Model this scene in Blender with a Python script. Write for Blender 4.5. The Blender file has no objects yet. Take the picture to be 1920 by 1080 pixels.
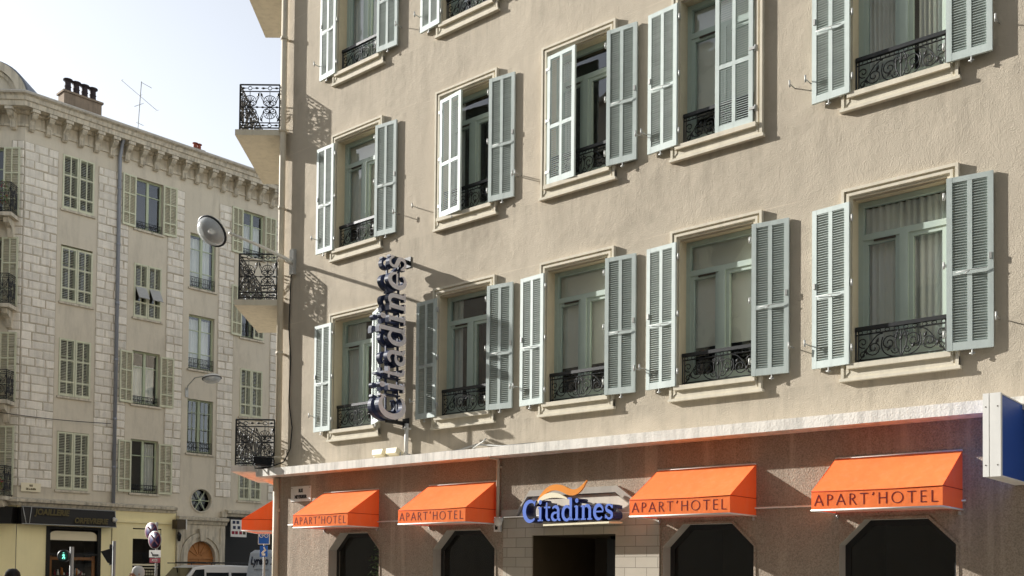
import bpy, bmesh, math, random
from mathutils import Vector, Matrix
from mathutils.geometry import tessellate_polygon
random.seed(7)
sc = bpy.context.scene
COL = sc.collection
R = math.radians
PI = math.pi
EYE = 1.7                                   # height of the photographer's eye

# ------------------------------------------------------------------ frames
DM, HM = 11.9386, R(49.7958)                # hotel facade plane
dM = Vector((math.sin(HM), -math.cos(HM), 0)); nM = Vector((-math.cos(HM), -math.sin(HM), 0))
DL, HL = 34.545, R(42.778)                  # corner building facade plane
dL = Vector((math.sin(HL), math.cos(HL), 0)); nL = Vector((math.cos(HL), -math.sin(HL), 0))
MF = Matrix.Translation(-nM*DM) @ Matrix.Rotation(math.atan2(dM.y, dM.x), 4, 'Z')   # x right, y into wall, z up
LF = Matrix.Translation(-nL*DL) @ Matrix.Rotation(math.atan2(dL.y, dL.x), 4, 'Z')
MFI, LFI = MF.inverted(), LF.inverted()
C0 = -nM*DM + dM*(-15.93)                   # street corner of the hotel
CH = R(3.0)                                 # the cut-off corner face runs away from the camera
cX = Vector((math.sin(CH), -math.cos(CH), 0))
CF = Matrix.Translation(C0) @ Matrix.Rotation(math.atan2(cX.y, cX.x), 4, 'Z')

# ------------------------------------------------------------------ mesh builder
class MB:
    def __init__(s): s.v=[]; s.f=[]; s.m=[]; s.sm=[]
    def add(s, vs, fs, m=0, smooth=False):
        o=len(s.v); s.v+= [tuple(p) for p in vs]
        for f in fs: s.f.append([o+i for i in f]); s.m.append(m); s.sm.append(smooth)
    def box(s,x0,x1,y0,y1,z0,z1,m=0):
        s.hexa([(x0,y0,z0),(x1,y0,z0),(x1,y1,z0),(x0,y1,z0),(x0,y0,z1),(x1,y0,z1),(x1,y1,z1),(x0,y1,z1)],m)
    def hexa(s,p,m=0):
        s.add(p,[(0,3,2,1),(4,5,6,7),(0,1,5,4),(1,2,6,5),(2,3,7,6),(3,0,4,7)],m)
    def bar(s,a,b,w,h,m=0,up=(0,0,1)):
        a=Vector(a);b=Vector(b);d=(b-a).normalized();u=Vector(up)
        if abs(d.dot(u))>.98:u=Vector((0,1,0))
        r=d.cross(u).normalized()*w/2;u=r.cross(d).normalized()*h/2
        s.hexa([a-r-u,a+r-u,b+r-u,b-r-u,a-r+u,a+r+u,b+r+u,b-r+u],m)
    def tube(s,pts,r,n=6,m=0,closed=False,cap=True,smooth=True):
        P=[Vector(p) for p in pts];N=len(P)
        if N<2:return
        rr=r if isinstance(r,(list,tuple)) else [r]*N
        vs=[];prev=None
        for i in range(N):
            if closed:t=P[(i+1)%N]-P[i-1]
            else:t=P[min(i+1,N-1)]-P[max(i-1,0)]
            t=t.normalized() if t.length>1e-9 else Vector((0,0,1))
            if prev is None:
                a=Vector((0,0,1)) if abs(t.z)<.9 else Vector((0,1,0))
                u=t.cross(a).normalized()
            else:
                u=prev-t*prev.dot(t)
                u=u.normalized() if u.length>1e-6 else t.orthogonal().normalized()
            prev=u;w=t.cross(u)
            for k in range(n):
                a=2*PI*k/n;vs.append(P[i]+(u*math.cos(a)+w*math.sin(a))*rr[i])
        fs=[]
        for i in range(N if closed else N-1):
            j=(i+1)%N
            for k in range(n):
                l=(k+1)%n;fs.append((i*n+k,i*n+l,j*n+l,j*n+k))
        if cap and not closed:
            fs.append(tuple(range(n-1,-1,-1)));fs.append(tuple((N-1)*n+k for k in range(n)))
        s.add(vs,fs,m,smooth)
    def lathe(s,prof,n=16,m=0,M=None,smooth=True,sx=1,sy=1,cap=True):
        M=M or Matrix();vs=[];fs=[]
        for r,z in prof:
            for k in range(n):
                a=2*PI*k/n;vs.append(M@Vector((r*math.cos(a)*sx,r*math.sin(a)*sy,z)))
        for i in range(len(prof)-1):
            for k in range(n):
                l=(k+1)%n;fs.append((i*n+k,i*n+l,(i+1)*n+l,(i+1)*n+k))
        if cap and prof[0][0]>1e-5:fs.append(tuple(range(n-1,-1,-1)))
        if cap and prof[-1][0]>1e-5:fs.append(tuple((len(prof)-1)*n+k for k in range(n)))
        s.add(vs,fs,m,smooth)
    def prism(s,poly,y0,y1,m=0,holes=(),fn=None,sides=True):
        """poly in (x,z), extruded from y0 to y1; fn maps (x,y,z)"""
        fn=fn or (lambda x,y,z:(x,y,z))
        loops=[list(poly)]+[list(h) for h in holes]
        tri=tessellate_polygon([[Vector((a,b,0)) for a,b in l] for l in loops])
        flat=[p for l in loops for p in l]
        for y,rev in ((y0,0),(y1,1)):
            s.add([fn(a,y,b) for a,b in flat],[t[::-1] if rev else t for t in tri],m)
        if sides:
            for l in loops:
                N=len(l)
                for i in range(N):
                    a,b=l[i],l[(i+1)%N]
                    s.add([fn(a[0],y0,a[1]),fn(b[0],y0,b[1]),fn(b[0],y1,b[1]),fn(a[0],y1,a[1])],[(0,1,2,3)],m)
    def sheet(s,poly,y,m=0,holes=(),fn=None):
        fn=fn or (lambda x,y,z:(x,y,z))
        loops=[list(poly)]+[list(h) for h in holes]
        tri=tessellate_polygon([[Vector((a,b,0)) for a,b in l] for l in loops])
        s.add([fn(a,y,b) for l in loops for a,b in l],tri,m)
    def ringprof(s,x0,x1,z0,z1,prof,m=0,skip=()):
        """sweep a profile of (inset, y) round a rectangle with mitred corners"""
        vs=[]
        for q,y in prof: vs+=[(x0+q,y,z0+q),(x1-q,y,z0+q),(x1-q,y,z1-q),(x0+q,y,z1-q)]
        fs=[]
        for i in range(len(prof)-1):
            for k in range(4):
                if k in skip:continue
                l=(k+1)%4;fs.append((i*4+k,i*4+l,i*4+4+l,i*4+4+k))
        s.add(vs,fs,m)
    def ribbon(s,pts,wid,y0,y1,fn,m=0,m_side=None):
        """flat stroke in (x,z) with a width per point, extruded from y0 (front) to y1"""
        P=[Vector((a,b)) for a,b in pts];N=len(P);ww=wid if isinstance(wid,(list,tuple)) else [wid]*N
        Lp=[];Rp=[]
        for i in range(N):
            t=(P[min(i+1,N-1)]-P[max(i-1,0)]).normalized();q=Vector((-t.y,t.x))*ww[i]/2
            Lp.append(P[i]+q);Rp.append(P[i]-q)
        vs=[]
        for y in (y0,y1):
            for p in Lp+Rp: vs.append(fn(p.x,y,p.y))
        o=2*N;fr=[];sd=[]
        for i in range(N-1):
            fr.append((i,i+1,N+i+1,N+i));fr.append((o+i,o+N+i,o+N+i+1,o+i+1))
            sd.append((i,o+i,o+i+1,i+1));sd.append((N+i,N+i+1,o+N+i+1,o+N+i))
        sd.append((0,N,o+N,o));sd.append((N-1,o+N-1,o+2*N-1,2*N-1))
        s.add(vs,fr,m);s.add(vs,sd,m if m_side is None else m_side)
    def build(s,name,mats,parent=None,mat=None,bevel=0,fix=True):
        me=bpy.data.meshes.new(name);me.from_pydata(s.v,[],s.f)
        for k in (mats if isinstance(mats,(list,tuple)) else [mats]):me.materials.append(k)
        for p,i,q in zip(me.polygons,s.m,s.sm):p.material_index=i;p.use_smooth=q
        if fix:
            b=bmesh.new();b.from_mesh(me);bmesh.ops.recalc_face_normals(b,faces=b.faces[:]);b.to_mesh(me);b.free()
        me.update()
        o=bpy.data.objects.new(name,me);COL.objects.link(o)
        if parent is not None:o.parent=parent
        if mat is not None:o.matrix_local=mat
        if bevel:
            k=o.modifiers.new('edge','BEVEL');k.width=bevel;k.segments=2;k.limit_method='ANGLE'
        return o
def tag(o,label=None,cat=None,group=None,kind=None):
    if label:o['label']=label
    if cat:o['category']=cat
    if group:o['group']=group
    if kind:o['kind']=kind
    return o
def thing(name,label,cat,mat=None,group=None):
    o=bpy.data.objects.new(name,None);COL.objects.link(o);o.empty_display_size=.1
    if mat is not None:o.matrix_world=mat
    return tag(o,label,cat,group)
def kids(o):return [c for c in bpy.data.objects if c.parent==o]
def copy_tree(o,parent=None,keep=lambda c:True):
    c=o.copy();COL.objects.link(c);c.parent=parent
    for ch in kids(o):
        if keep(ch):copy_tree(ch,c,keep)
    return c
T=Matrix.Translation
def RZ(a):return Matrix.Rotation(a,4,'Z')
def RX(a):return Matrix.Rotation(a,4,'X')
def RY(a):return Matrix.Rotation(a,4,'Y')
def atM(s,out,z):return MF@T((s,-out,z))
def atL(s,out,z):return LF@T((s,-out,z))
def text_mb(body,size,ext,fn,align='CENTER',squeeze=1,bold=0):
    cu=bpy.data.curves.new('lettering','FONT');cu.body=body;cu.size=size;cu.extrude=ext;cu.align_x=align;cu.align_y='CENTER';cu.resolution_u=3;cu.offset=bold
    o=bpy.data.objects.new('lettering',cu);COL.objects.link(o)
    me=bpy.data.meshes.new_from_object(o.evaluated_get(bpy.context.evaluated_depsgraph_get()))
    bpy.data.objects.remove(o);mb=MB()
    mb.add([fn(v.co.x*squeeze,-v.co.z,v.co.y) for v in me.vertices],[tuple(p.vertices) for p in me.polygons])
    bpy.data.meshes.remove(me);return mb

# ------------------------------------------------------------------ materials
def hexc(h):
    c=[int(h[i:i+2],16)/255 for i in (0,2,4)]
    return [x/12.92 if x<=.04045 else ((x+.055)/1.055)**2.4 for x in c]
class NT:
    def __init__(s,name):
        s.m=bpy.data.materials.new(name);s.m.use_nodes=True;s.t=s.m.node_tree;s.b=s.t.nodes['Principled BSDF'];s.out=s.t.nodes['Material Output']
    def n(s,ty,**k):
        x=s.t.nodes.new(ty)
        for a,b in k.items():
            if a in x.inputs.keys() if isinstance(a,str) else False:x.inputs[a].default_value=b
            else:setattr(x,a,b)
        return x
    def l(s,a,b):s.t.links.new(a,b)
    def pos(s,scale=(1,1,1),obj=False):
        g=s.n('ShaderNodeTexCoord').outputs['Object'] if obj else s.n('ShaderNodeNewGeometry').outputs['Position']
        mp=s.n('ShaderNodeMapping');mp.inputs['Scale'].default_value=scale;s.l(g,mp.inputs['Vector']);return mp.outputs[0]
    def noise(s,vec,scale,detail=4,rough=.55):
        x=s.n('ShaderNodeTexNoise');x.inputs['Scale'].default_value=scale;x.inputs['Detail'].default_value=detail;x.inputs['Roughness'].default_value=rough;s.l(vec,x.inputs['Vector']);return x.outputs['Fac']
    def ramp(s,fac,stops):
        x=s.n('ShaderNodeValToRGB');r=x.color_ramp
        while len(r.elements)<len(stops):r.elements.new(.5)
        for e,(p,c) in zip(r.elements,stops):e.position=p;e.color=(*c,1) if len(c)==3 else c
        s.l(fac,x.inputs[0]);return x.outputs[0]
    def mix(s,fac,a,b,mode='MIX'):
        x=s.n('ShaderNodeMix',data_type='RGBA',blend_type=mode)
        for sock,val in ((x.inputs[0],fac),(x.inputs[6],a),(x.inputs[7],b)):
            if hasattr(val,'is_linked'):s.l(val,sock)
            elif isinstance(val,(int,float)):sock.default_value=val
            else:sock.default_value=(*val,1)
        return x.outputs[2]
    def math(s,op,a,b=0):
        x=s.n('ShaderNodeMath',operation=op)
        for k,val in ((0,a),(1,b)):
            if hasattr(val,'is_linked'):s.l(val,x.inputs[k])
            else:x.inputs[k].default_value=val
        return x.outputs[0]
    def bump(s,h,strength=.3,dist=.01,normal=None):
        x=s.n('ShaderNodeBump');x.inputs['Strength'].default_value=strength;x.inputs['Distance'].default_value=dist;s.l(h,x.inputs['Height'])
        if normal is not None:s.l(normal,x.inputs['Normal'])
        return x.outputs[0]
    def fin(s,col=None,rough=.8,nrm=None,metal=0,spec=.3):
        if col is not None:
            if hasattr(col,'is_linked'):s.l(col,s.b.inputs['Base Color'])
            else:s.b.inputs['Base Color'].default_value=(*col,1)
        if hasattr(rough,'is_linked'):s.l(rough,s.b.inputs['Roughness'])
        else:s.b.inputs['Roughness'].default_value=rough
        s.b.inputs['Metallic'].default_value=metal;s.b.inputs['Specular IOR Level'].default_value=spec
        if nrm is not None:s.l(nrm,s.b.inputs['Normal'])
        return s.m
def mul(c,k):return [min(1,x*k) for x in c]
def simple(name,c,rough=.7,var=.15,vs=4,bump=0,bs=80,metal=0,spec=.3,streak=0,island=0,obj=False):
    k=NT(name);p=k.pos(obj=obj)
    col=k.mix(k.noise(p,vs,5),mul(c,1-var),mul(c,1+var))
    if island:
        g=k.n('ShaderNodeNewGeometry').outputs['Random Per Island']
        col=k.mix(g,k.mix(1,col,(1-island,1-island,1-island),'MULTIPLY'),col)
    if streak:
        f=k.ramp(k.noise(k.pos((6,6,.5),obj),1.5,5,.6),[(.45,(0,0,0)),(.75,(1,1,1))])
        col=k.mix(k.math('MULTIPLY',f,streak),col,mul(c,.35))
    nr=None
    if bump:nr=k.bump(k.noise(p,bs,4,.6),bump,.01)
    return k.fin(col,rough,nr,metal,spec)
def stucco(name,c,rgh=.95,scale=42,bstr=.9,dist=.012,lines=(),var=.1,dirt=.35,grain=0,sills=False,drips=0):
    k=NT(name);p=k.pos()
    big=k.noise(p,.55,5,.6);mid=k.noise(p,5,5,.6)
    col=k.mix(big,mul(c,1-var),mul(c,1+var*.8));col=k.mix(k.math('MULTIPLY',mid,.6),col,mul(c,.86))
    st=k.ramp(k.noise(k.pos((3,3,.55)),1.0,8,.7),[(.5,(0,0,0)),(.8,(1,1,1))])
    col=k.mix(k.math('MULTIPLY',st,dirt),col,mul(c,.5))
    fine=k.noise(p,scale,5,.7)
    if grain:
        col=k.mix(k.ramp(k.noise(p,scale*.85,4,.8),[(.38,(1,1,1)),(.58,(0,0,0))]),col,mul(c,1-grain))
    if drips:                                # pale lime drips that follow no shadow
        dr=k.ramp(k.noise(k.pos((3.2,3.2,.16)),1.3,6,.6),[(.55,(0,0,0)),(.66,(1,1,1))]);col=k.mix(k.math('MULTIPLY',dr,drips),col,mul(c,1.5))
    vo=k.n('ShaderNodeTexVoronoi');vo.inputs['Scale'].default_value=scale*.8;k.l(p,vo.inputs['Vector'])
    h=k.math('ADD',k.math('MULTIPLY',fine,1.0),k.math('MULTIPLY',vo.outputs['Distance'],.45))
    if lines:
        z=k.n('ShaderNodeSeparateXYZ');k.l(k.pos(),z.inputs[0]);acc=None
        for q in lines:
            dz=k.math('ABSOLUTE',k.math('SUBTRACT',z.outputs[2],q));mk=k.math('LESS_THAN',dz,.009)
            acc=mk if acc is None else k.math('MAXIMUM',acc,mk)
        col=k.mix(k.math('MULTIPLY',k.math('MULTIPLY',acc,k.ramp(k.noise(p,1.3,3),[(.35,(0,0,0)),(.7,(1,1,1))])),.4),col,mul(c,1.4))
    if sills:                                # rain streaks that run down from the window sills, soot patches, old repairs
        zz=k.n('ShaderNodeSeparateXYZ');k.l(k.pos(),zz.inputs[0])
        sn=k.ramp(k.noise(k.pos((5,5,.55)),1.6,7,.72),[(.47,(0,0,0)),(.72,(1,1,1))]);band=None
        for q in (EZ(2.35),EZ(5.65),EZ(8.91)):
            m=k.n('ShaderNodeMapRange');m.inputs[1].default_value=q-.75;m.inputs[2].default_value=q;k.l(zz.outputs[2],m.inputs[0])
            m2=k.math('MULTIPLY',m.outputs[0],k.math('LESS_THAN',zz.outputs[2],q));band=m2 if band is None else k.math('ADD',band,m2)
        col=k.mix(k.math('MULTIPLY',k.math('MULTIPLY',sn,band),.5),col,mul(c,.4))
        soot=k.ramp(k.noise(p,.8,6,.68),[(.53,(0,0,0)),(.74,(1,1,1))]);col=k.mix(k.math('MULTIPLY',soot,.5),col,mul(c,.52))
        rep=k.ramp(k.noise(p,.42,2,.4),[(.60,(0,0,0)),(.63,(1,1,1))]);col=k.mix(k.math('MULTIPLY',rep,.22),col,mul(c,1.3))
    nr=k.bump(h,bstr,dist);nr=k.bump(k.noise(p,3,3),.25,.05,nr)
    return k.fin(col,rgh,nr,0,.15)

EZ=lambda z:z+EYE
WALL=hexc('C4B496');
m_stucco=stucco('roughcast beige stucco',hexc('BFB4A2'),sills=True,scale=85,bstr=.62,dist=.009,lines=(EZ(4.69),EZ(7.98),EZ(1.0)+9.6))
m_trim=simple('cream window surround',hexc('D3CBB8'),.85,.1,6,.15,60,streak=.25)
m_trimin=simple('ochre cream reveal',hexc('C6BBA2'),.85,.1,6,.1,60,streak=.1)
m_ledge=simple('weathered white ledge',hexc('E6E1D7'),.85,.13,7,.6,40,streak=.65)
m_base=stucco('grey brown granular render',hexc('B5A695'),scale=60,bstr=.9,dist=.010,var=.3,dirt=.6,grain=.46,drips=.32)
m_conc=simple('grey concrete surround',hexc('A8A298'),.85,.12,6,.2,60,streak=.2)
m_cladstone=None
def ashlar(name,c):
    k=NT(name);p=k.pos(obj=True)
    sw=k.n('ShaderNodeSeparateXYZ');k.l(p,sw.inputs[0]);cb=k.n('ShaderNodeCombineXYZ');k.l(sw.outputs[0],cb.inputs[0]);k.l(sw.outputs[2],cb.inputs[1])
    b=k.n('ShaderNodeTexBrick');k.l(cb.outputs[0],b.inputs['Vector']);b.inputs['Scale'].default_value=1;b.inputs['Brick Width'].default_value=.36;b.inputs['Row Height'].default_value=.148;b.inputs['Mortar Size'].default_value=.004
    b.inputs['Color1'].default_value=(*mul(c,1.05),1);b.inputs['Color2'].default_value=(*mul(c,.88),1);b.inputs['Mortar'].default_value=(*mul(c,.3),1)
    col=k.mix(k.math('MULTIPLY',k.noise(p,4,6,.65),.5),b.outputs['Color'],mul(c,.6))
    nr=k.bump(k.math('SUBTRACT',k.math('MULTIPLY',k.noise(p,40,4),.3),b.outputs['Fac']),.4,.006)
    return k.fin(col,.8,nr)
m_ashlar=ashlar('pale stone ashlar',hexc('BDB4A4'))
m_smooth=simple('pale smooth stone',hexc('D2C9BA'),.8,.1,5,.15,60,streak=.25)
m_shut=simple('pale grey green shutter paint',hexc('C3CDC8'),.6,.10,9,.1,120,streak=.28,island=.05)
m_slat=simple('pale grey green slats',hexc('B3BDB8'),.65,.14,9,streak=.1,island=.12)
m_sash=simple('sage green sash paint',hexc('ACBBB3'),.45,.06,8)
m_shopdark=simple('dark shop interior',hexc('2C2722'),.9)
m_metal=simple('galvanised metal',hexc('B4B4B0'),.5,.15,10,metal=.3)
m_pole=simple('dull grey pole paint',hexc('8E8E8C'),.6,.12,6,streak=.2)
m_iron=simple('black cast iron',hexc('1E2022'),.45,.2,20,.2,90,spec=.5)
m_pipe=simple('beige painted pipe',hexc('CFC4AE'),.6,.12,5,streak=.3)
m_room=simple('dark room',hexc('4A443C'),.9)
m_cable=simple('black cable',hexc('222222'),.6)
m_white=simple('off white paint',hexc('E4E2DC'),.6,.06,8,streak=.12)
m_cream=simple('cream paint',hexc('E6DCBE'),.5,.06)
def cloth(name,c,tl=.4,rough=.9,tc=None):
    k=NT(name);p=k.pos()
    col=k.mix(k.noise(p,3,4),mul(c,.92),mul(c,1.05))
    if tc:
        w_=k.ramp(k.noise(k.pos((5,5,1.2)),2.2,5,.6),[(.5,(0,0,0)),(.78,(1,1,1))]);col=k.mix(k.math('MULTIPLY',w_,.2),col,(.85,.46,.26))
        d_=k.ramp(k.noise(p,7,5,.7),[(.58,(0,0,0)),(.8,(1,1,1))]);col=k.mix(k.math('MULTIPLY',d_,.18),col,(.35,.12,.06))
    nr=k.bump(k.noise(p,5,3),.25,.04)
    k.fin(col,rough,nr,0,.15)
    t=k.n('ShaderNodeBsdfTranslucent');
    if tc:t.inputs[0].default_value=(*tc,1)
    else:k.l(col,t.inputs[0])
    mx=k.n('ShaderNodeMixShader');mx.inputs[0].default_value=tl
    k.l(k.b.outputs[0],mx.inputs[1]);k.l(t.outputs[0],mx.inputs[2]);k.l(mx.outputs[0],k.out.inputs[0]);return k.m
m_orange=cloth('orange awning canvas',hexc('FF8E50'),.30,.9,(1.0,.06,.006))
m_seam=simple('dark orange stitched seam',hexc('A83A18'),.8)
m_curt=cloth('white net curtain',hexc('F2F2EE'),.12)
m_blind=cloth('off white roller blind',hexc('E9E7DF'),.1)
m_under=cloth('pale awning lining',hexc('D9CDBB'),.3)
m_maroon=simple('maroon lettering',hexc('5A1420'),.7)
def glass(name,tint=(.55,.6,.6),ior=1.7,gl=.02,wav=.15,k0=1.6):
    k=NT(name);k.t.nodes.remove(k.b)
    tr=k.n('ShaderNodeBsdfTransparent');tr.inputs[0].default_value=(*tint,1)
    g=k.n('ShaderNodeBsdfGlossy');g.inputs['Roughness'].default_value=gl;g.inputs[0].default_value=(.9,.92,.95,1)
    g_=k.n('ShaderNodeNewGeometry');vm=k.n('ShaderNodeVectorMath',operation='DOT_PRODUCT');k.l(g_.outputs['Normal'],vm.inputs[0]);k.l(g_.outputs['Incoming'],vm.inputs[1])
    f0=((ior-1)/(ior+1))**2*k0;fac=k.math('ADD',f0,k.math('MULTIPLY',k.math('POWER',k.math('SUBTRACT',1,k.math('ABSOLUTE',vm.outputs['Value'])),5),1-f0))
    nr=k.bump(k.noise(k.pos(),1.3,2),wav,.05);k.l(nr,g.inputs['Normal'])
    mx=k.n('ShaderNodeMixShader');k.l(fac,mx.inputs[0]);k.l(tr.outputs[0],mx.inputs[1]);k.l(g.outputs[0],mx.inputs[2]);k.l(mx.outputs[0],k.out.inputs[0]);return k.m
m_glass=glass('window glass',(.85,.88,.87))
m_dglass=glass('dark shop glass',(.72,.72,.70),1.5,.015,.05,1.1)
m_navy=simple('navy blue letter sides',hexc('222C48'),.5,.1,spec=.35)
m_face=simple('grey mauve letter face',hexc('DCD6D8'),.6,.05)
m_blueface=simple('bright blue letter face',hexc('5878D0'),.4,.08,spec=.5)
m_bluedk=simple('dark blue letter sides',hexc('1C2A66'),.25,.1,spec=.7)
m_gold=simple('golden orange flame panel',hexc('DE8A2E'),.4,.06)
m_asph=simple('asphalt',hexc('5A5856'),.9,.15,3,.3,60)
m_pave=simple('pale pavement',hexc('A8A298'),.85,.12,2,.3,50)
m_kerb=simple('granite kerb',hexc('A09C96'),.8,.12,8,.2,60)
# corner building
m_lplas=stucco('grey beige plaster',hexc('D6CDBA'),scale=22,bstr=.3,dist=.006,var=.2,dirt=.55)
m_stone=simple('pale dressed limestone',hexc('EDE6D8'),.9,.16,7,1.0,22,streak=.35,island=.2)
m_mortar=simple('grey mortar',hexc('AFA38F'),.95,.15,8,.4,50)
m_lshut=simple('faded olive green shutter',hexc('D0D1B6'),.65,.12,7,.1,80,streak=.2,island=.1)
m_lslat=simple('darker olive slats',hexc('BAB9A3'),.7,.15,8)  # slats are a darker olive than the shutter frames
m_lsash=simple('pale green window sash',hexc('B4BEA2'),.6,.1,8)
m_lstone=simple('weathered cornice stone',hexc('CCC3B0'),.9,.22,5,.5,30,streak=.85)
m_zinc=simple('grey zinc roofing',hexc('767A84'),.5,.12,4,metal=.3)
m_brick=simple('stained chimney render',hexc('8E7E6C'),.95,.3,4,.4,40,streak=.5)
m_pot=simple('dark soot chimney pot',hexc('3A3234'),.8,.3,8,.3,40)
m_potred=simple('terracotta chimney pot',hexc('8A4A38'),.8,.2,8)
m_lpipe=simple('blue grey drainpipe',hexc('8E929A'),.5,.12,5,metal=.2)
m_lpipe2=simple('pale weathered gutter',hexc('BDB6A8'),.6,.15,5,streak=.4)
m_yellow=simple('pale yellow shopfront',hexc('F4E8B6'),.7,.08,1.5,.1,50,streak=.06)
m_black=simple('black fascia',hexc('1A1917'),.5,.15)
m_brown=simple('dark brown panel',hexc('4A4030'),.6)
m_wood=simple('orange brown door wood',hexc('B07A48'),.55,.15,6,streak=.2)
m_bulb=simple('clear moulded lens',hexc('C9CCCC'),.12,.25,9,spec=.8)
m_green=simple('leaf green',hexc('5E7A38'),.5,.3,6)
m_red=simple('red sign',hexc('8A1C30'),.5)
m_blue=simple('road sign blue',hexc('2F66C0'),.45)
m_sred=simple('shade darkened red sign border',hexc('5E1C34'),.5)  # sign red with the shade of its backlit face put into the colour
m_sblue=simple('shade darkened blue sign face',hexc('2A2452'),.5)  # sign blue, darkened the same way for the backlit side
m_signblue=simple('deep blue sign panel',hexc('2450A4'),.5,.06)
m_vanwhite=simple('white car paint',hexc('E2E3E2'),.25,.03,spec=.6)
m_vangrey=simple('pale blue grey van paint',hexc('AEB8C4'),.3,.03,spec=.6)
m_rubber=simple('tyre rubber',hexc('202020'),.9)
m_carglass=simple('dark car glass',hexc('15181A'),.08,.1,spec=.8)
m_skin=simple('skin',hexc('B98565'),.6,.05)
m_hair=simple('dark hair',hexc('1C1512'),.5,.2,30)
m_cloth1=simple('dark jacket cloth',hexc('2E3444'),.85)
m_cloth2=simple('blue jeans cloth',hexc('3A4A66'),.85)
m_grey=simple('pale grey cloth',hexc('C4C2BE'),.85)
m_gloss=simple('grey enamelled lamp housing',hexc('D6D4CC'),.35,.05,spec=.5)
m_gold2=simple('faded gold lettering',hexc('544A28'),.6)
m_lens=simple('clear moulded lamp bowl',hexc('E4E8E8'),.12,.15,12,.5,30,spec=.8);m_lens.node_tree.nodes['Principled BSDF'].inputs['Alpha'].default_value=.5
m_refl=simple('pale lamp reflector',hexc('E6E6E2'),.35,.12,9,spec=.6)
def emit(name,c,st):
    k=NT(name);k.fin(c,.5);k.b.inputs['Emission Color'].default_value=(*c,1);k.b.inputs['Emission Strength'].default_value=st;return k.m
m_green_lamp=emit('lit green walking signal',(.25,1,.75),.7)

# ------------------------------------------------------------------ camera, sun, sky
cam=bpy.data.cameras.new('camera');co=bpy.data.objects.new('camera',cam);COL.objects.link(co);sc.camera=co
cam.sensor_width=36;cam.lens=36*1899.317/1920;cam.shift_y=(1023.896-540)/1920;cam.clip_end=2000;cam.clip_start=.1
p_,r_=R(1.463),R(.564)
fw=Vector((0,math.cos(p_),math.sin(p_)));up0=Vector((0,-math.sin(p_),math.cos(p_)));ri0=Vector((1,0,0))
ri=math.cos(r_)*ri0+math.sin(r_)*up0;up=-math.sin(r_)*ri0+math.cos(r_)*up0
mw=Matrix.Identity(4)
for i in range(3):mw[i][0]=ri[i];mw[i][1]=up[i];mw[i][2]=-fw[i];mw[i][3]=(0,0,EYE)[i]
co.matrix_world=mw
def ray(u,v):return fw+ri*((u-960)/1899.317)-up*((v-1023.896)/1899.317)
def atY(u,v,Y):d=ray(u,v);return Vector((0,0,EYE))+d*(Y/d.y)      # the point at depth Y seen at (u, v) in the photograph
S=(nM*.29-dM*.88+Vector((0,0,.385))).normalized()
su=bpy.data.lights.new('sun','SUN');su.energy=5.0;su.angle=R(.53);su.color=(1,.972,.925)
so=bpy.data.objects.new('sun',su);COL.objects.link(so);so.rotation_euler=S.to_track_quat('Z','Y').to_euler()
W=bpy.data.worlds.new('World');sc.world=W;W.use_nodes=True;wt=W.node_tree
sk=wt.nodes.new('ShaderNodeTexSky');sk.sky_type='NISHITA';sk.sun_disc=False
sk.sun_elevation=math.asin(S.z);sk.sun_rotation=math.atan2(S.x,S.y)%(2*PI);sk.air_density=1.0;sk.dust_density=1.0;sk.ozone_density=1.0
hs=wt.nodes.new('ShaderNodeHueSaturation');hs.inputs['Saturation'].default_value=.32;wt.links.new(sk.outputs[0],hs.inputs['Color']);wt.links.new(hs.outputs[0],wt.nodes['Background'].inputs[0]);wt.nodes['Background'].inputs[1].default_value=.13
sc.view_settings.view_transform='Standard';sc.view_settings.look='None';sc.view_settings.gamma=1;sc.view_settings.exposure=.85
sc.cycles.max_bounces=8;sc.cycles.diffuse_bounces=5;sc.cycles.transparent_max_bounces=12;sc.cycles.use_denoising=True

# ------------------------------------------------------------------ ground
b=MB();b.sheet([(-400,-400),(400,-400),(400,400),(-400,400)],0,fn=lambda x,y,z:(x,z,0))
tag(b.build('ground',m_asph),kind='structure')
b=MB()   # pavements round the two corners with real kerbs
fm=lambda x,y,z:MF@Vector((x,-y,z))
def slab_poly(mb,pts,z0,z1,m=0):
    tri=tessellate_polygon([[Vector((p[0],p[1],0)) for p in pts]]);N=len(pts)
    mb.add([(p[0],p[1],z1) for p in pts],tri,m)
    for i in range(N):
        a,c=pts[i],pts[(i+1)%N];mb.add([(a[0],a[1],z0),(c[0],c[1],z0),(c[0],c[1],z1),(a[0],a[1],z1)],[(0,1,2,3)],m)
def P2(M,x,y):q=M@Vector((x,y,0));return (q.x,q.y)
slab_poly(b,[P2(MF,20,-3),P2(MF,-17,-3),P2(CF,-.0,-3.0),P2(CF,-5,-3),P2(CF,-5,3),P2(MF,20,3)],-.05,.13)
tag(b.build('pavement_hotel_side',m_pave),kind='structure')
b=MB();slab_poly(b,[P2(LF,40,-2.6),P2(LF,11.5,-2.6),P2(LF,9.6,-.6),P2(LF,8,14),P2(LF,40,14)],-.05,.13)
tag(b.build('pavement_far_side',m_pave),kind='structure')
b=MB();slab_poly(b,[P2(MF,30,-18),P2(MF,30,-12.9),P2(MF,-30,-12.9),P2(MF,-30,-18)],-.05,.13)
tag(b.build('pavement_near_side',m_pave),kind='structure')

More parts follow.
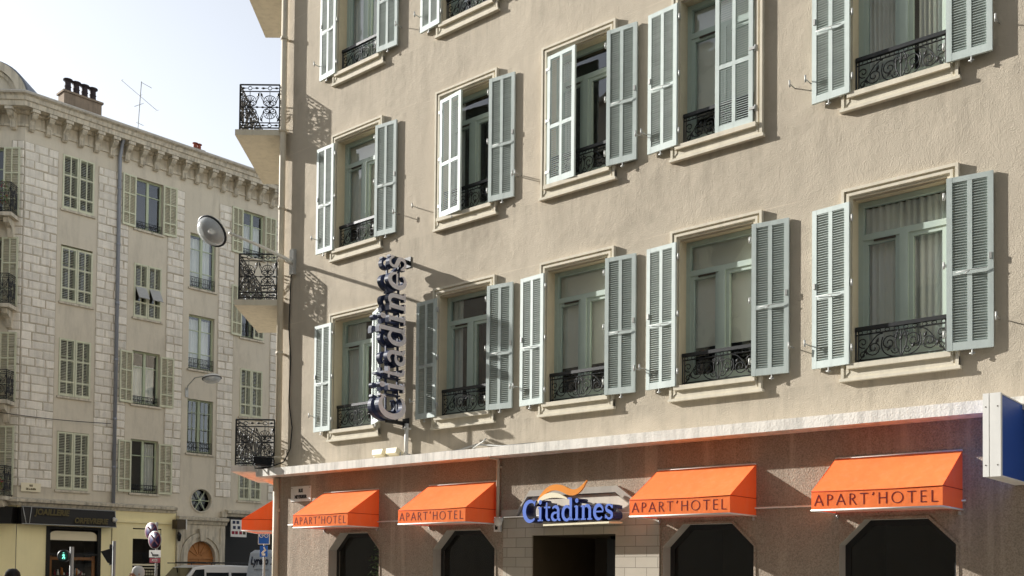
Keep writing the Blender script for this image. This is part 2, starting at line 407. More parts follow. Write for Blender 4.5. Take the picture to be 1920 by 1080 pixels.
# ------------------------------------------------------------------ ironwork helpers
def spiral(cx,cz,r0,r1,a0,turns,n=16):
    return [(cx+(r0+(r1-r0)*i/n)*math.cos(a0+turns*2*PI*i/n),cz+(r0+(r1-r0)*i/n)*math.sin(a0+turns*2*PI*i/n)) for i in range(n+1)]
def arcp(cx,cz,rx,rz,a0,a1,n=10):
    return [(cx+rx*math.cos(R(a0+(a1-a0)*i/n)),cz+rz*math.sin(R(a0+(a1-a0)*i/n))) for i in range(n+1)]
def bez(p0,p1,p2,p3,n=9):
    o=[]
    for i in range(n+1):
        t=i/n;q=1-t
        o.append((q**3*p0[0]+3*q*q*t*p1[0]+3*q*t*t*p2[0]+t**3*p3[0],q**3*p0[1]+3*q*q*t*p1[1]+3*q*t*t*p2[1]+t**3*p3[1]))
    return o
def iron(mb,lines,fn,r=.007,n=4):
    for l in lines: mb.tube([fn(x,z) for x,z in l],r,n,cap=False)
def sgn(lines,cx):return [[(2*cx-x,z) for x,z in l] for l in lines]
def balcony_cell(x0,w,z0,h):
    """a palmette and volute cell of the corner balconies"""
    L=[];c=x0+w/2;m=z0+h/2
    half=[]
    half+=[bez((c-w*.02,m+.01),(c-w*.12,m+h*.03),(c-w*.30,m+h*.05),(c-w*.33,m+h*.16)),
           [(c-w*.33,m+h*.16)]+bez((c-w*.33,m+h*.16),(c-w*.36,m+h*.28),(c-w*.46,m+h*.26),(c-w*.46,m+h*.42),6),
           spiral(c-w*.14,m+h*.12,w*.16,w*.03,PI,-1.4,14),
           bez((c-w*.30,m+h*.12),(c-w*.34,m+h*.3),(c-w*.2,m+h*.36),(c,m+h*.37)),
           [(c,m+h*.1),(c-w*.10,m+h*.33)],[(c,m+h*.1),(c-w*.2,m+h*.29)],
           bez((c-w*.46,m+h*.42),(c-w*.4,m+h*.36),(c-w*.36,m+h*.36),(c-w*.34,m+h*.28),5)]
    half+=sgn(half,c)
    half+=[[(c,m),(c,m+h*.5)]]
    L+=half+[[(x,2*m-z) for x,z in l] for l in half]
    L+=[[(x0,m),(x0+w,m)]]
    return L
def balcony_panel(mb,fn,w,h,cells):
    """fn maps (x along, z up) to 3D"""
    for z,r in ((h,.016),(h-.13,.011),(.13,.011),(.03,.014)): mb.tube([fn(0,z),fn(w,z)],r,5,smooth=False)
    cw=w/cells
    for i in range(cells):
        iron(mb,balcony_cell(i*cw,cw,.13,h-.26),fn,.0085)
        for zc in (h-.065,.08):
            c=(i+.5)*cw
            iron(mb,[arcp(c,zc,.035,.035,0,360,10)],fn,.008)
            iron(mb,[[(c-.04,zc),(i*cw+.02,zc)],[(c+.04,zc),((i+1)*cw-.02,zc)]],fn,.007)
            for q in (-1,1):
                mb.tube([fn(c+q*(cw*.22),zc),fn(c+q*(cw*.34),zc),fn(c+q*cw*.44,zc)],[.006,.022,.004],5)
        for zc in (h*.5-.0,):
            for q in (-1,1):
                mb.tube([fn((i+.5)*cw+q*cw*.24,zc),fn((i+.5)*cw+q*cw*.36,zc),fn((i+.5)*cw+q*cw*.47,zc)],[.006,.022,.004],5)
        for zc in (.13+(h-.26)*.1,.13+(h-.26)*.9):
            for q in (-1,1):
                x=(i+.5)*cw+q*cw*.42;mb.tube([fn(x-.02*q,zc-.04),fn(x,zc),fn(x+.02*q,zc+.045)],[.005,.022,.004],5)
    for x in (0,w): mb.tube([fn(x,0),fn(x,h)],.016,5,smooth=False)
def guard_panel(mb,fn,w,h,rail=True):
    """low cast iron guard of a window: rich scrolls under a broad hand rail"""
    if rail:
        q=.022
        mb.bar(fn(0,h),fn(w,h),.05,.045)
    for z in (h-.07,.04): mb.tube([fn(0,z),fn(w,z)],.009,4,smooth=False)
    c=w/2;m=.04+(h-.11)/2;H=h-.11
    L=[]
    half=[spiral(c-w*.13,m+H*.05,H*.30,.015,PI*.1,1.5,18),spiral(c-w*.30,m-H*.08,H*.30,.015,PI*1.1,1.5,18),
          spiral(c-w*.42,m+H*.18,H*.22,.012,-PI*.4,-1.3,14),
          bez((c-w*.46,m-H*.5),(c-w*.36,m-H*.1),(c-w*.3,m+H*.5),(c-w*.2,m+H*.45)),
          bez((c,m-H*.5),(c-w*.05,m-H*.2),(c-w*.09,m+H*.1),(c-w*.03,m+H*.5)),
          bez((c-w*.05,m-H*.5),(c-w*.2,m-H*.45),(c-w*.24,m-H*.1),(c-w*.2,m+H*.3)),
          spiral(c-w*.05,m+H*.28,H*.14,.01,0,1.2,10),spiral(c-w*.06,m-H*.25,H*.16,.01,PI,1.2,10),
          spiral(c-w*.42,m-H*.3,H*.16,.01,0,1.2,10)]
    L=half+sgn(half,c)+[[(c,m-H/2),(c,m+H/2)]]
    iron(mb,L,fn,.0075)
    for i in range(int(w/.1)):
        x=(i+.5)*w/int(w/.1);iron(mb,[arcp(x,h-.045,.03,.02,0,360,7)],fn,.005)
    for x in (0,w*.03,w*.97,w): mb.tube([fn(x,0),fn(x,h)],.010,4,smooth=False)
    for k in range(7):   # leaf-like thickenings of the casting
        x=c+(k-3)*w*.13;zz=m+(.18 if k%2 else -.16)*H
        mb.tube([fn(x-.02,zz-.03),fn(x,zz),fn(x+.015,zz+.035)],[.004,.02,.004],5)

# ------------------------------------------------------------------ louvred shutters
def shutter_mb(w,H,hand,cols=2,rows=(.43,.57),frame=.06,mull=.05,pitch=.040,th=.036,slat_m=1,tilt=38,hw=True,flap=None):
    """hand=+1: leaf runs from its hinge at x=0 towards +x; slats fall outwards (-y)"""
    b=MB();X=lambda a,c:(min(hand*a,hand*c),max(hand*a,hand*c));y=th/2
    def bx(a,c,y0,y1,z0,z1,m=0):x0,x1=X(a,c);b.box(x0,x1,y0,y1,z0,z1,m)
    bx(0,frame,-y,y,0,H);bx(w-frame,w,-y,y,0,H)
    zs=[];z=frame*1.5;av=H-frame*2.5-frame*.9*(len(rows)-1)
    bx(frame,w-frame,-y+.001,y-.001,0,frame*1.5)
    for i,q in enumerate(rows):
        h=av*q;zs.append((z,z+h));z+=h
        if i<len(rows)-1: bx(frame,w-frame,-y+.001,y-.001,z,z+frame*.9);z+=frame*.9
    bx(frame,w-frame,-y+.001,y-.001,H-frame,H)
    cw=(w-2*frame-mull*(cols-1))/cols
    for k,(za,zb) in enumerate(zs):
        for c in range(cols):
            xa=frame+c*(cw+mull)
            if c:bx(xa-mull,xa,-y+.002,y-.002,za,zb)
            if flap is not None and k==flap:continue
            n=max(2,int(round((zb-za)/pitch)));dz=(zb-za)/n;t=math.tan(R(tilt));yy=y-.006
            for i in range(n):
                zc=za+(i+.5)*dz;x0,x1=X(xa,xa+cw);h=.0036;e=yy*t*.8
                jz=random.uniform(-.002,.002)
                b.hexa([(x0,-yy,zc-e-h+jz),(x1,-yy,zc-e-h),(x1,yy,zc+e-h),(x0,yy,zc+e-h+jz),(x0,-yy,zc-e+h+jz),(x1,-yy,zc-e+h),(x1,yy,zc+e+h),(x0,yy,zc+e+h+jz)],slat_m)
    if hw:
        zm=zs[0][1]+frame*.45
        b.tube([(hand*.10,y+.012,zm),(hand*(w*.45),y+.03,zm+.005),(hand*(w-.06),y+.014,zm+.015)],.005,5,2)
        b.tube([(hand*(w*.5),y+.02,zm),(hand*(w*.42),y+.04,zm-.03)],.006,5,2)
        bx(w-.045,w-.018,y,y+.014,zm+.11,zm+.18,2)
        for zz in (H*.1,H*.5,H*.9): b.tube([(hand*-.03,0,zz-.04),(hand*-.03,0,zz+.04)],.014,6,2);bx(-.03,.05,-y-.006,-y+.001,zz-.018,zz+.018,2)
        b.tube([(hand*w*.55,y*.5,0),(hand*w*.55,y*.5,-.07)],.009,5,2);b.tube([(hand*(w*.55-.03),y*.5,-.05),(hand*(w*.55+.03),y*.5,-.05)],.008,5,2)
    return b

# ------------------------------------------------------------------ the hotel
hotel=thing('hotel_building','beige roughcast hotel with grey green louvred shutters and orange awnings','building',MF)
COLX=[-13.80,-11.136,-8.872,-6.582,-4.175]
ROWZ=[2.347,5.647,8.912]
WIN=[(c,r) for r in range(3) for c in range(5)]
WW,WH=1.36,2.335
XL,XR,ZT=-15.93,6.0,14.4
GW=.1                                        # ground floor wall stands this much proud
holes=[]
for c,r in WIN:
    x=COLX[c];z=EZ(ROWZ[r]);holes.append([(x-.55,z+.17),(x+.55,z+.17),(x+.55,z+2.18),(x-.55,z+2.18)])
b=MB()
b.sheet([(XL,EZ(1.80)),(XR,EZ(1.80)),(XR,ZT),(XL,ZT)],0,holes=holes)
# cut-off corner face, side street face and far sides, in hotel coordinates
def hl(p):q=MFI@Vector(p);return (q.x,q.y)
c1=C0-cX*2.75; c2=c1+Vector((math.sin(R(41)),math.cos(R(41)),0))*14
A0,A1,A2=(XL,0),hl(c1),hl(c2)
A3=(XR,12.0)
for p,q in ((A0,A1),(A1,A2),(A2,A3),(A3,(XR,0))):
    b.add([(p[0],p[1],EZ(1.8)),(q[0],q[1],EZ(1.8)),(q[0],q[1],ZT),(p[0],p[1],ZT)],[(0,1,2,3)])
b.build('wall',m_stucco,hotel)
b=MB();b.prism([(XL-.4,-.4),(XR+.3,-.4),(XR+.3,12.3),(A2[0],A2[1]+.3),(A1[0]-.4,A1[1])],ZT+.02,ZT+.4,fn=lambda x,y,z:(x,z,y));b.build('roof',m_zinc,hotel)
# ground floor
OCT=[-13.66,-11.02,-6.64,-4.18]
def octo(c,w=.67,zt=.66,zc=.36,wt=.36,zb=-1.25,k=0):
    w+=k;wt+=k*.45;zt+=k;zc+=k*.45
    return [(c-w,EZ(zb)),(c+w,EZ(zb)),(c+w,EZ(zc)),(c+wt,EZ(zt)),(c-wt,EZ(zt)),(c-w,EZ(zc))]
DOOR=[(-9.59,.132),(-8.08,.132),(-8.08,EZ(.55)),(-9.59,EZ(.55))]
gx0=MFI@(C0+(nM+(-cX.cross(Vector((0,0,1)))))*0)
def off_corner(d):                           # corner point of the ground floor, set out by d
    nc=Vector((-math.cos(CH),-math.sin(CH),0)); q=C0+(nM+nc)*(d/(1+nM.dot(nc))); return hl(q)
GC=off_corner(GW);c1g=hl(c1+Vector((-1,-.05,0))*GW)
b=MB()
b.sheet([(GC[0],.1),(-9.59,.1),(-9.59,EZ(.55)),(-8.08,EZ(.55)),(-8.08,.1),(XR,.1),(XR,EZ(1.80)),(GC[0],EZ(1.80))],-GW,holes=[octo(c) for c in OCT])
b.add([(GC[0],GC[1],.1),(c1g[0],c1g[1],.1),(c1g[0],c1g[1],EZ(1.8)),(GC[0],GC[1],EZ(1.8))],[(0,1,2,3)])
b.add([(A1[0]-.1,A1[1],.1),(A2[0]-.1,A2[1],.1),(A2[0]-.1,A2[1],EZ(1.8)),(A1[0]-.1,A1[1],EZ(1.8))],[(0,1,2,3)])
b.build('ground_floor_wall',m_base,hotel)
# the white ledge that caps the ground floor and turns the corner
LO=.43;lc=off_corner(LO);c1l=hl(c1+Vector((-1,-.05,0))*LO)
zt,zb=EZ(1.895),EZ(1.757)
b=MB();poly=[(XR,-LO),lc,c1l,A1,(XL,0),(XR,0)]
b.prism(poly,zb,zt,fn=lambda x,y,z:(x,z,y));led=b.build('ledge',m_ledge,hotel,bevel=.012)

# one window with its surround and sashes, everything else its children
b=MB();x0,x1=-WW/2,WW/2
b.ringprof(x0,x1,0,WH,[(0,.0),(0,-.06),(.035,-.06),(.040,-.030),(.056,-.030),(.062,-.052),(.095,-.052),(.102,-.026),(.13,-.026)],0,skip=(0,))
b.box(x0,x1,-.045,0,.0,.135,0)
b.ringprof(x0,x1,0,WH,[(.13,-.026),(.13,.24)],1)
b.box(-.60,.60,-.088,.17,.135,.196,0)        # sill
b.box(-.70,.70,-.068,-.001,-.010,.026,0)       # bottom lip
z0,z1=.19,2.205-.005;zt_=1.725
for a,c,d,e in ((-.55,-.485,z0,z1),(.485,.55,z0,z1)): b.box(a,c,.16,.235,d,e,2)
b.box(-.485,.485,.165,.235,z1-.06,z1,2);b.box(-.485,.485,.155,.235,zt_,zt_+.075,2);b.box(-.485,.485,.165,.235,z0,z0+.09,2)
b.box(-.05,.05,.15,.23,z0+.09,zt_,2)
for q in (-1,1):
    xa,xb=sorted((q*.05,q*.105));b.box(xa,xb,.170,.225,z0+.09,zt_,2);xa,xb=sorted((q*.435,q*.485));b.box(xa,xb,.170,.225,z0+.09,zt_,2)
    xa,xb=sorted((q*.105,q*.435));b.box(xa,xb,.172,.225,zt_-.05,zt_,2);b.box(xa,xb,.172,.225,z0+.09,z0+.17,2)
b.box(-.36,-.1,.150,.165,zt_-.028,zt_-.006,3)
vs=[(-.6,.236,.1),(.6,.236,.1),(.6,.236,2.2),(-.6,.236,2.2),(-.6,1.1,.1),(.6,1.1,.1),(.6,1.1,2.2),(-.6,1.1,2.2)]
b.add(vs,[(4,5,6,7),(0,1,5,4),(3,2,6,7),(0,4,7,3),(1,5,6,2)],3)
win0=b.build('window',[m_trim,m_trimin,m_sash,m_room],hotel,T((COLX[0],0,EZ(ROWZ[0]))))
b=MB();b.add([(-.485,.2,zt_+.075),(.485,.2,zt_+.075),(.485,.2,z1-.06),(-.485,.2,z1-.06)],[(0,1,2,3)])
for q in (-1,1):b.add([(q*.105,.2,z0+.17),(q*.435,.2,z0+.17),(q*.435,.2,zt_-.05),(q*.105,.2,zt_-.05)],[(0,1,2,3)])
b.build('pane',m_glass,win0)
for q in (-1,1):
    b=MB();b.tube([(q*1.10,0,.50),(q*1.10,-.16,.50)],.008,5);b.tube([(q*1.10,-.15,.46),(q*1.10,-.155,.545)],.012,5);b.build('shutter_catch',m_metal,win0)
b=MB();guard_panel(b,lambda x,z:(-.54+x,.06,.205+z),1.08,.42);b.build('guard_rail',m_iron,win0)
def curtain_mb(x0,x1,z0,z1,amp,waves,y=.285):
    mb=MB();n=60;vs=[];ph=random.random()*6
    for j,z in enumerate((z0,(z0+z1)/2,z1)):
        for i in range(n+1):
            x=x0+(x1-x0)*i/n;vs.append((x,y+amp*math.sin(ph+i/n*waves*2*PI)+amp*.5*math.sin(i*.9+j*.7),z))
    mb.add(vs,[(j*(n+1)+i,j*(n+1)+i+1,(j+1)*(n+1)+i+1,(j+1)*(n+1)+i) for j in range(2) for i in range(n)],0,True);return mb
cm=[]
for spec in ([(-.53,.53,.25,2.15,.02,13)],[(-.53,-.05,.25,2.15,.03,9),(.14,.53,.25,2.15,.03,7)],[(-.53,-.30,.25,2.15,.03,6),(.33,.53,.25,2.15,.03,5)]):
    b=MB()
    for q in spec:
        t=curtain_mb(*q);b.add(t.v,t.f,0,True)
    o=b.build('curtain',m_curt);cm.append(o.data);bpy.data.objects.remove(o)
b=MB();b.box(-.52,.52,.26,.265,.75,2.15);o=b.build('blind',m_blind);bm_=o.data;bpy.data.objects.remove(o)
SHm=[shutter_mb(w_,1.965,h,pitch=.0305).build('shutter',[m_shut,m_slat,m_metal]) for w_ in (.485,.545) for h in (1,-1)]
SH=[o.data for o in SHm]
for o in SHm:bpy.data.objects.remove(o)
# shutter angles (left, right): 0 closed, 180 folded flat on the wall; curtains 0 sheer 1 pair 2 parted 3 blind
SPEC={(0,0):(182,152,1),(1,0):(184,187,2),(2,0):(185,187,3),(3,0):(184,187,3),(4,0):(185,187,0),
      (0,1):(181,186,3),(1,1):(8,187,2),(2,1):(4,186,2),(3,1):(184,0,3),(4,1):(183,183,1),
      (0,2):(185,184,0),(1,2):(184,186,2),(2,2):(183,186,1),(3,2):(185,185,3),(4,2):(184,186,0)}
for k,(c,r) in enumerate(WIN):
    w=win0 if k==0 else copy_tree(win0,hotel,lambda o:o.name.split('.')[0] in ('pane','guard_rail','shutter_catch'))
    w.matrix_local=T((COLX[c],0,EZ(ROWZ[r])))
    a,d,cu=SPEC[(c,r)]
    for hand,ang in ((0,a),(1,d)):
        o=bpy.data.objects.new('shutter',SH[hand+(2 if ang<20 else 0)]);COL.objects.link(o);o.parent=w
        closed=ang<20;q=-1 if hand==0 else 1
        o.matrix_local=T((q*.562 if not closed else q*.55,-.088 if not closed else -.05,.19))@RZ(R(ang)*(-1 if hand==0 else 1))
    o=bpy.data.objects.new('blind' if cu==3 else 'curtain',bm_ if cu==3 else cm[cu]);COL.objects.link(o);o.parent=w
    if r==0 and c in (2,):o.scale=(1,1,1)

# shop windows with octagonal heads: reveal, glass
b=MB();c=0;oc=octo(0,zb=-1.25)
o2=octo(0,zb=-1.25,k=0)
for i in range(len(oc)):
    p,q=oc[i],oc[(i+1)%len(oc)];b.add([(p[0],-GW-.012,p[1]),(q[0],-GW-.012,q[1]),(q[0],.16,q[1]),(p[0],.16,p[1])],[(0,1,2,3)],0)
ou=octo(0,zb=-1.25,k=.03)
n=len(oc)
b.add([(x,-GW-.012,z) for x,z in oc]+[(x,-GW-.012,z) for x,z in ou],[(i,(i+1)%n,n+(i+1)%n,n+i) for i in range(n)],3)
fr=octo(0,zb=-1.25,k=-.07)
b.add([(x,.08,z) for x,z in oc]+[(x,.08,z) for x,z in fr],[(i,(i+1)%n,n+(i+1)%n,n+i) for i in range(n)],1)
vs=[(x*1.2,y,z) for y in (.15,1.8) for x,z in ((-.67,EZ(-1.25)),(.67,EZ(-1.25)),(.67,EZ(.7)),(-.67,EZ(.7)))]
b.add(vs,[(4,5,6,7),(0,1,5,4),(3,2,6,7),(0,4,7,3),(1,5,6,2)],2)
sw0=b.build('shop_window',[m_conc,m_iron,m_shopdark,m_base],hotel,T((OCT[0],0,0)))
b=MB();b.sheet(fr,.09);b.build('pane',m_dglass,sw0)
for c in OCT[1:]: copy_tree(sw0,hotel).matrix_local=T((c,0,0))
# entrance with ashlar cladding and an octagonal hood moulding
b=MB()
b.prism([(-10.16,.1),(-9.592,.1),(-9.592,EZ(.552)),(-8.078,EZ(.552)),(-8.078,.1),(-7.36,.1),(-7.36,EZ(.83)),(-7.62,EZ(.83)),(-8.05,EZ(1.13)),(-9.60,EZ(1.13)),(-9.86,EZ(.85)),(-10.16,EZ(.85))],-GW-.03,-GW+.005)
ent=b.build('entrance',m_ashlar,hotel)
b=MB();b.sheet([(-9.58,EZ(.72)),(-8.0,EZ(.72)),(-7.7,EZ(.86)),(-8.09,EZ(1.12)),(-9.58,EZ(1.12)),(-9.82,EZ(.86))],-GW-.034);b.build('lintel_panel',m_smooth,ent)
b=MB()
pa=[(-10.16,.945),(-9.835,.945),(-9.615,1.225),(-8.03,1.225),(-7.60,.925),(-7.36,.925)];pb=[(-10.16,.855),(-9.875,.855),(-9.655,1.135),(-8.06,1.135),(-7.63,.835),(-7.36,.835)]
b.prism([(x,EZ(z)) for x,z in pa]+[(x,EZ(z)) for x,z in pb[::-1]],-GW-.075,-GW);b.build('hood_moulding',m_conc,ent)
b=MB();xa,xb,zt2=-9.59,-8.08,EZ(.55)
b.add([(xa,-GW,.1),(xa,1.5,.1),(xa,1.5,zt2),(xa,-GW,zt2)],[(0,1,2,3)],0);b.add([(xb,-GW,.1),(xb,1.5,.1),(xb,1.5,zt2),(xb,-GW,zt2)],[(0,1,2,3)],0)
b.add([(xa,-GW,zt2),(xb,-GW,zt2),(xb,1.5,zt2),(xa,1.5,zt2)],[(0,1,2,3)],0);b.add([(xa,1.5,.1),(xb,1.5,.1),(xb,1.5,zt2),(xa,1.5,zt2)],[(0,1,2,3)],1)
b.box(xa+.95,xa+1.0,.5,1.49,.1,zt2-.002,1)
b.build('entrance_lobby',[m_brown,m_room],ent)
b=MB();b.box(-8.47,-8.28,.46,.47,EZ(.13),EZ(.27));b.build('notice',m_white,ent)
b=MB();b.box(-8.64,-8.12,.475,.5,.14,zt2-.05);b.build('door_leaf',m_iron,ent)

# downpipe at the corner
b=MB();px=-15.86
b.tube([(px,-.14,.2),(px,-.14,EZ(1.74))],.062,10)
b.tube([(px,-.115,EZ(1.90)),(px,-.115,ZT)],.062,10)
for z in (.9,EZ(1.1),EZ(2.1),EZ(4.1),EZ(5.9),EZ(6.9),EZ(8.4),EZ(10.2)):
    b.tube([(px,-.118,z),(px,-.118,z+.06)],.073,10);b.box(px-.015,px+.015,-.10,.0,z+.01,z+.05)
b.build('drainpipe',m_pipe,hotel)

# balconies of the cut-off corner, in world coordinates brought into the hotel's frame
def wl(x,y,z):q=MFI@Vector((x,y,z));return (q.x,q.y,q.z)
BZ=[1.86,5.05,8.34,11.55];BX=[-5.37,-5.36,-5.40,-5.42]
for i,(z,xo) in enumerate(zip(BZ,BX)):
    z0=EZ(z);th=.11
    near=19.25;far=21.72 if i!=1 else 21.5
    pts=[(xo,near),(-4.50,near),(C0.x+.02,C0.y+.0),(c1.x,far),(c1.x-.86,far)]
    b=MB();P=[wl(x,y,0) for x,y in pts]
    if i==0:pts_=P
    b.prism([(q[0],q[1]) for q in P],z0,z0+th,fn=lambda x,y,z:(x,z,y))
    sl=b.build('balcony',m_trim if i else m_ledge,hotel)
    b=MB();zr=z0+th+.02;h=.87
    xr=xo+.075
    w=-4.56-xr
    balcony_panel(b,lambda x,zz:wl(xr+x,near+.05,zr+zz),w,h,2)
    fx=c1.x-.80
    Ld=far-.05-near-.05
    balcony_panel(b,lambda x,zz:wl(xr+(fx-xr)*x/Ld,near+.05+x,zr+zz),Ld,h,6)
    balcony_panel(b,lambda x,zz:wl(fx+x,far-.05,zr+zz),w,h,2)
    b.build('railing',m_iron,sl)

# ------------------------------------------------------------------ letters drawn as strokes
def ell(cx,cz,rx,rz,a0,a1,n=18):return arcp(cx,cz,rx,rz,a0,a1,n)
CAPS={ # capital letters of the awnings: (strokes, advance); unit cap height
 'A':([[(0,0),(.40,1)],[(.38,1),(.80,0)],[(.15,.34),(.65,.34)]],.80),
 'P':([[(.08,0),(.08,1)],[(.08,.97),(.25,.97)]+ell(.25,.74,.26,.23,90,-90,10)+[(.08,.51)]],.55),
 'R':([[(.08,0),(.08,1)],[(.08,.97),(.25,.97)]+ell(.25,.75,.25,.22,90,-90,10)+[(.08,.53)],[(.26,.53),(.62,0)]],.62),
 'T':([[(.36,0),(.36,.96)],[(0,.97),(.72,.97)]],.72),
 "'":([[(.12,1.05),(.12,.93),(.03,.78)]],.2),
 'H':([[(.08,0),(.08,1)],[(.72,0),(.72,1)],[(.08,.52),(.72,.52)]],.80),
 'O':([ell(.50,.5,.47,.48,0,360,28)],1.0),
 'E':([[(.08,0),(.08,1)],[(.08,.97),(.52,.97)],[(.08,.52),(.48,.52)],[(.08,.03),(.54,.03)]],.55),
 'L':([[(.08,0),(.08,1)],[(.08,.03),(.54,.03)]],.55)}
def caps_mb(text,x0,x1,h,z0,y):
    adv=[CAPS[c][1] for c in text];gap=((x1-x0)/h-sum(adv))/(len(text)-1)
    mb=MB();x=0;k=0
    for c,a in zip(text,adv):
        for st in CAPS[c][0]:
            k+=1;mb.ribbon([(x+p,q) for p,q in st],.078 if len(st)<4 else .07,y-.002-.0004*(k%3),y+.001,lambda a_,yy,b_:(x0+a_*h,yy,z0+b_*h))
        x+=a+gap
    return mb
def wl_(a,b,n):return [a+(b-a)*i/(n-1) for i in range(n)]
def thick(n,lo,hi,ph=0):return [lo+(hi-lo)*abs(math.sin(PI*i/(n-1)+ph)) for i in range(n)]
LOW={ # lower case roman letters of the two name signs: list of (points, widths), advance
 'C':([(ell(.36,.345,.315,.34,48,312,26),[.045]+thick(25,.055,.145)+[.0][:0] if False else thick(27,.05,.15)),([(.565,.52),(.60,.70)],[.03,.055])],.68),
 'i':([([(.13,0),(.13,.47)],.105),([(.0,.02),(.26,.02)],.045),([(.015,.44),(.13,.465)],.045),(ell(.13,.64,.035,.035,0,360,12),.075)],.27),
 't':([([(.13,.62),(.13,.14)]+ell(.24,.14,.11,.11,180,300,8),[.05,.105,.1]+[.09-.005*i for i in range(8)]),([(0,.455),(.31,.455)],.05)],.31),
 'a':([(ell(.19,.34,.15,.13,150,0,12)+[(.34,.12)]+ell(.41,.10,.07,.07,180,300,6),[.05,.05,.06,.06,.07,.08,.09,.1,.1,.1,.1,.1,.105,.105]+[.08]*7),(ell(.19,.14,.15,.125,60,300,16),thick(17,.04,.10)),([(.24,.27),(.34,.285)],.04),([(.25,.02),(.35,.10)],.04)],.47),
 'd':([(ell(.23,.235,.185,.225,40,320,20),thick(21,.045,.115)),([(.42,.0),(.42,.74)],.105),([(.28,.725),(.42,.73)],.045),([(.42,.02),(.53,.03)],.045),([(.36,.40),(.42,.36)],.05),([(.36,.07),(.42,.10)],.05)],.53),
 'n':([([(.12,0),(.12,.46)],.105),([(.0,.44),(.12,.455)],.045),([(.13,.34)]+ell(.28,.32,.14,.14,150,0,10)+[(.42,0)],[.04,.05,.055,.06,.07,.08,.09,.1,.105,.105,.105,.105,.105]),([(.0,.02),(.24,.02)],.045),([(.31,.02),(.54,.02)],.045)],.55),
 'e':([(ell(.235,.235,.195,.225,5,318,24),thick(25,.045,.115)),([(.06,.25),(.43,.25)],.045)],.46),
 's':([([(.325,.37)]+ell(.185,.355,.12,.105,30,225,12)+ell(.195,.125,.125,.11,45,-150,12)+[(.03,.12)],[.04]+[.05]*6+[.07]*5+[.09,.095,.1,.1]+[.09]*4+[.06]*7+[.05]),([(.335,.34),(.335,.46)],.04),([(.03,.02),(.03,.15)],.04)],.37)}
def name_mb(fn,kx,kz,y0,y1,gap=.045,m=0,ms=1,bold=1):
    """the hotel's name; fn maps (text x, depth, text height)"""
    mb=MB();x=0;k=0
    tot=sum(LOW[c][1] for c in 'Citadines')+gap*8
    for c in 'Citadines':
        for st,w in LOW[c][0]:
            k+=1;n=len(st);ww=[q*bold for q in (list(w) if isinstance(w,list) else [w]*n)]
            ww=(ww+[ww[-1]]*n)[:n]
            mb.ribbon([((x+p)/tot,q) for p,q in [(a,b) for a,b in st]],0,y0,y1,fn,m,ms) if 0 else stroke_aniso(mb,[(x+p,q) for p,q in st],ww,kx/tot,kz,y0-.0008*(k%4),y1,fn,m,ms)
        x+=LOW[c][1]+gap
    return mb
def stroke_aniso(mb,pts,ww,sx,sz,y0,y1,fn,m,ms):
    mb.ribbon(pts,ww,y0,y1,lambda a,y,b:fn(a*sx,y,b*sz),m,ms)

# ------------------------------------------------------------------ awnings
AX=[-13.746,-11.067,-6.670,-4.170];AW=1.46
def awning(mat,label,lettered=True):
    t=thing('awning',label,'awning',mat,'orange awnings over the hotel windows')
    w=AW/2;zt,zf,zb=.665,.222,0;o=.70;th=.008
    def sheet4(p):                            # a thin sheet with a slight sag
        return p
    b=MB();n=10;vs=[]
    for j in range(n+1):
        f=j/n;y=-o*f;z=zt+(zf-zt)*f
        for i in range(n+1):
            g=i/n;sag=-.026*math.sin(PI*f)*(.3+.7*math.sin(PI*g))-.009*math.sin(PI*g)*f+.004*math.sin(7*g+2*f)*math.sin(PI*f)
            vs.append((-w+2*w*g,y,z+sag))
    b.add(vs,[(j*(n+1)+i,j*(n+1)+i+1,(j+1)*(n+1)+i+1,(j+1)*(n+1)+i) for j in range(n) for i in range(n)],0,True)
    b.build('canopy',m_orange,t)
    b=MB();vs=[]
    for j in range(3):
        for i in range(n+1):vs.append((-w+2*w*i/n,-o,zf-.001-(zf-.012)*j/2-.009*math.sin(PI*i/n)*(j==0)))
    b.add(vs,[(j*(n+1)+i,j*(n+1)+i+1,(j+1)*(n+1)+i+1,(j+1)*(n+1)+i) for j in range(2) for i in range(n)],0,True)
    va=b.build('valance',m_orange,t)
    if lettered:caps_mb("APART'HOTEL",-w+.04,w-.05,.125,.052,-o-.0015).build('lettering',m_maroon,va)
    for q in (-1,1):
        b=MB();x=q*(w-.002)
        b.add([(x,0,zt),(x,-o,zf),(x,-o,.004),(x,0,.004),(x,0,zf)],[(0,1,4),(4,1,2,3)])
        b.build('side_panel',m_orange,t)
        b=MB();b.tube([(x+q*.003,-o,zf),(x+q*.003,0,zf)],.004,4,smooth=False);b.build('seam',m_seam,t)
    b=MB();b.tube([(-w,-o-.002,zf-.004),(-w*.3,-o-.002,zf-.012),(w*.3,-o-.002,zf-.012),(w,-o-.002,zf-.004)],.0055,4);b.build('hem',m_seam,t)
    b=MB();b.add([(-w+.02,-.02,.012),(w-.02,-.02,.012),(w-.02,-o+.02,.012),(-w+.02,-o+.02,.012)],[(0,1,2,3)]);b.build('lining',m_under,t)
    b=MB()
    for p,q in (((-w,-o,0),(w,-o,0)),((-w,-o,0),(-w,0,0)),((w,-o,0),(w,0,0)),((-w,-.012,zt),(w,-.012,zt))):b.tube([p,q],.011,6)
    b.build('frame',m_white,t)
    for q in (-1,1):
        b=MB();b.box(q*(w-.03)-.012,q*(w-.03)+.012,-.03,0,-.055,-.012);b.tube([(q*(w-.03),-.035,-.03),(q*(w-.03),-.0,-.03)],.012,6);b.build('bracket',m_metal,t)
    return t
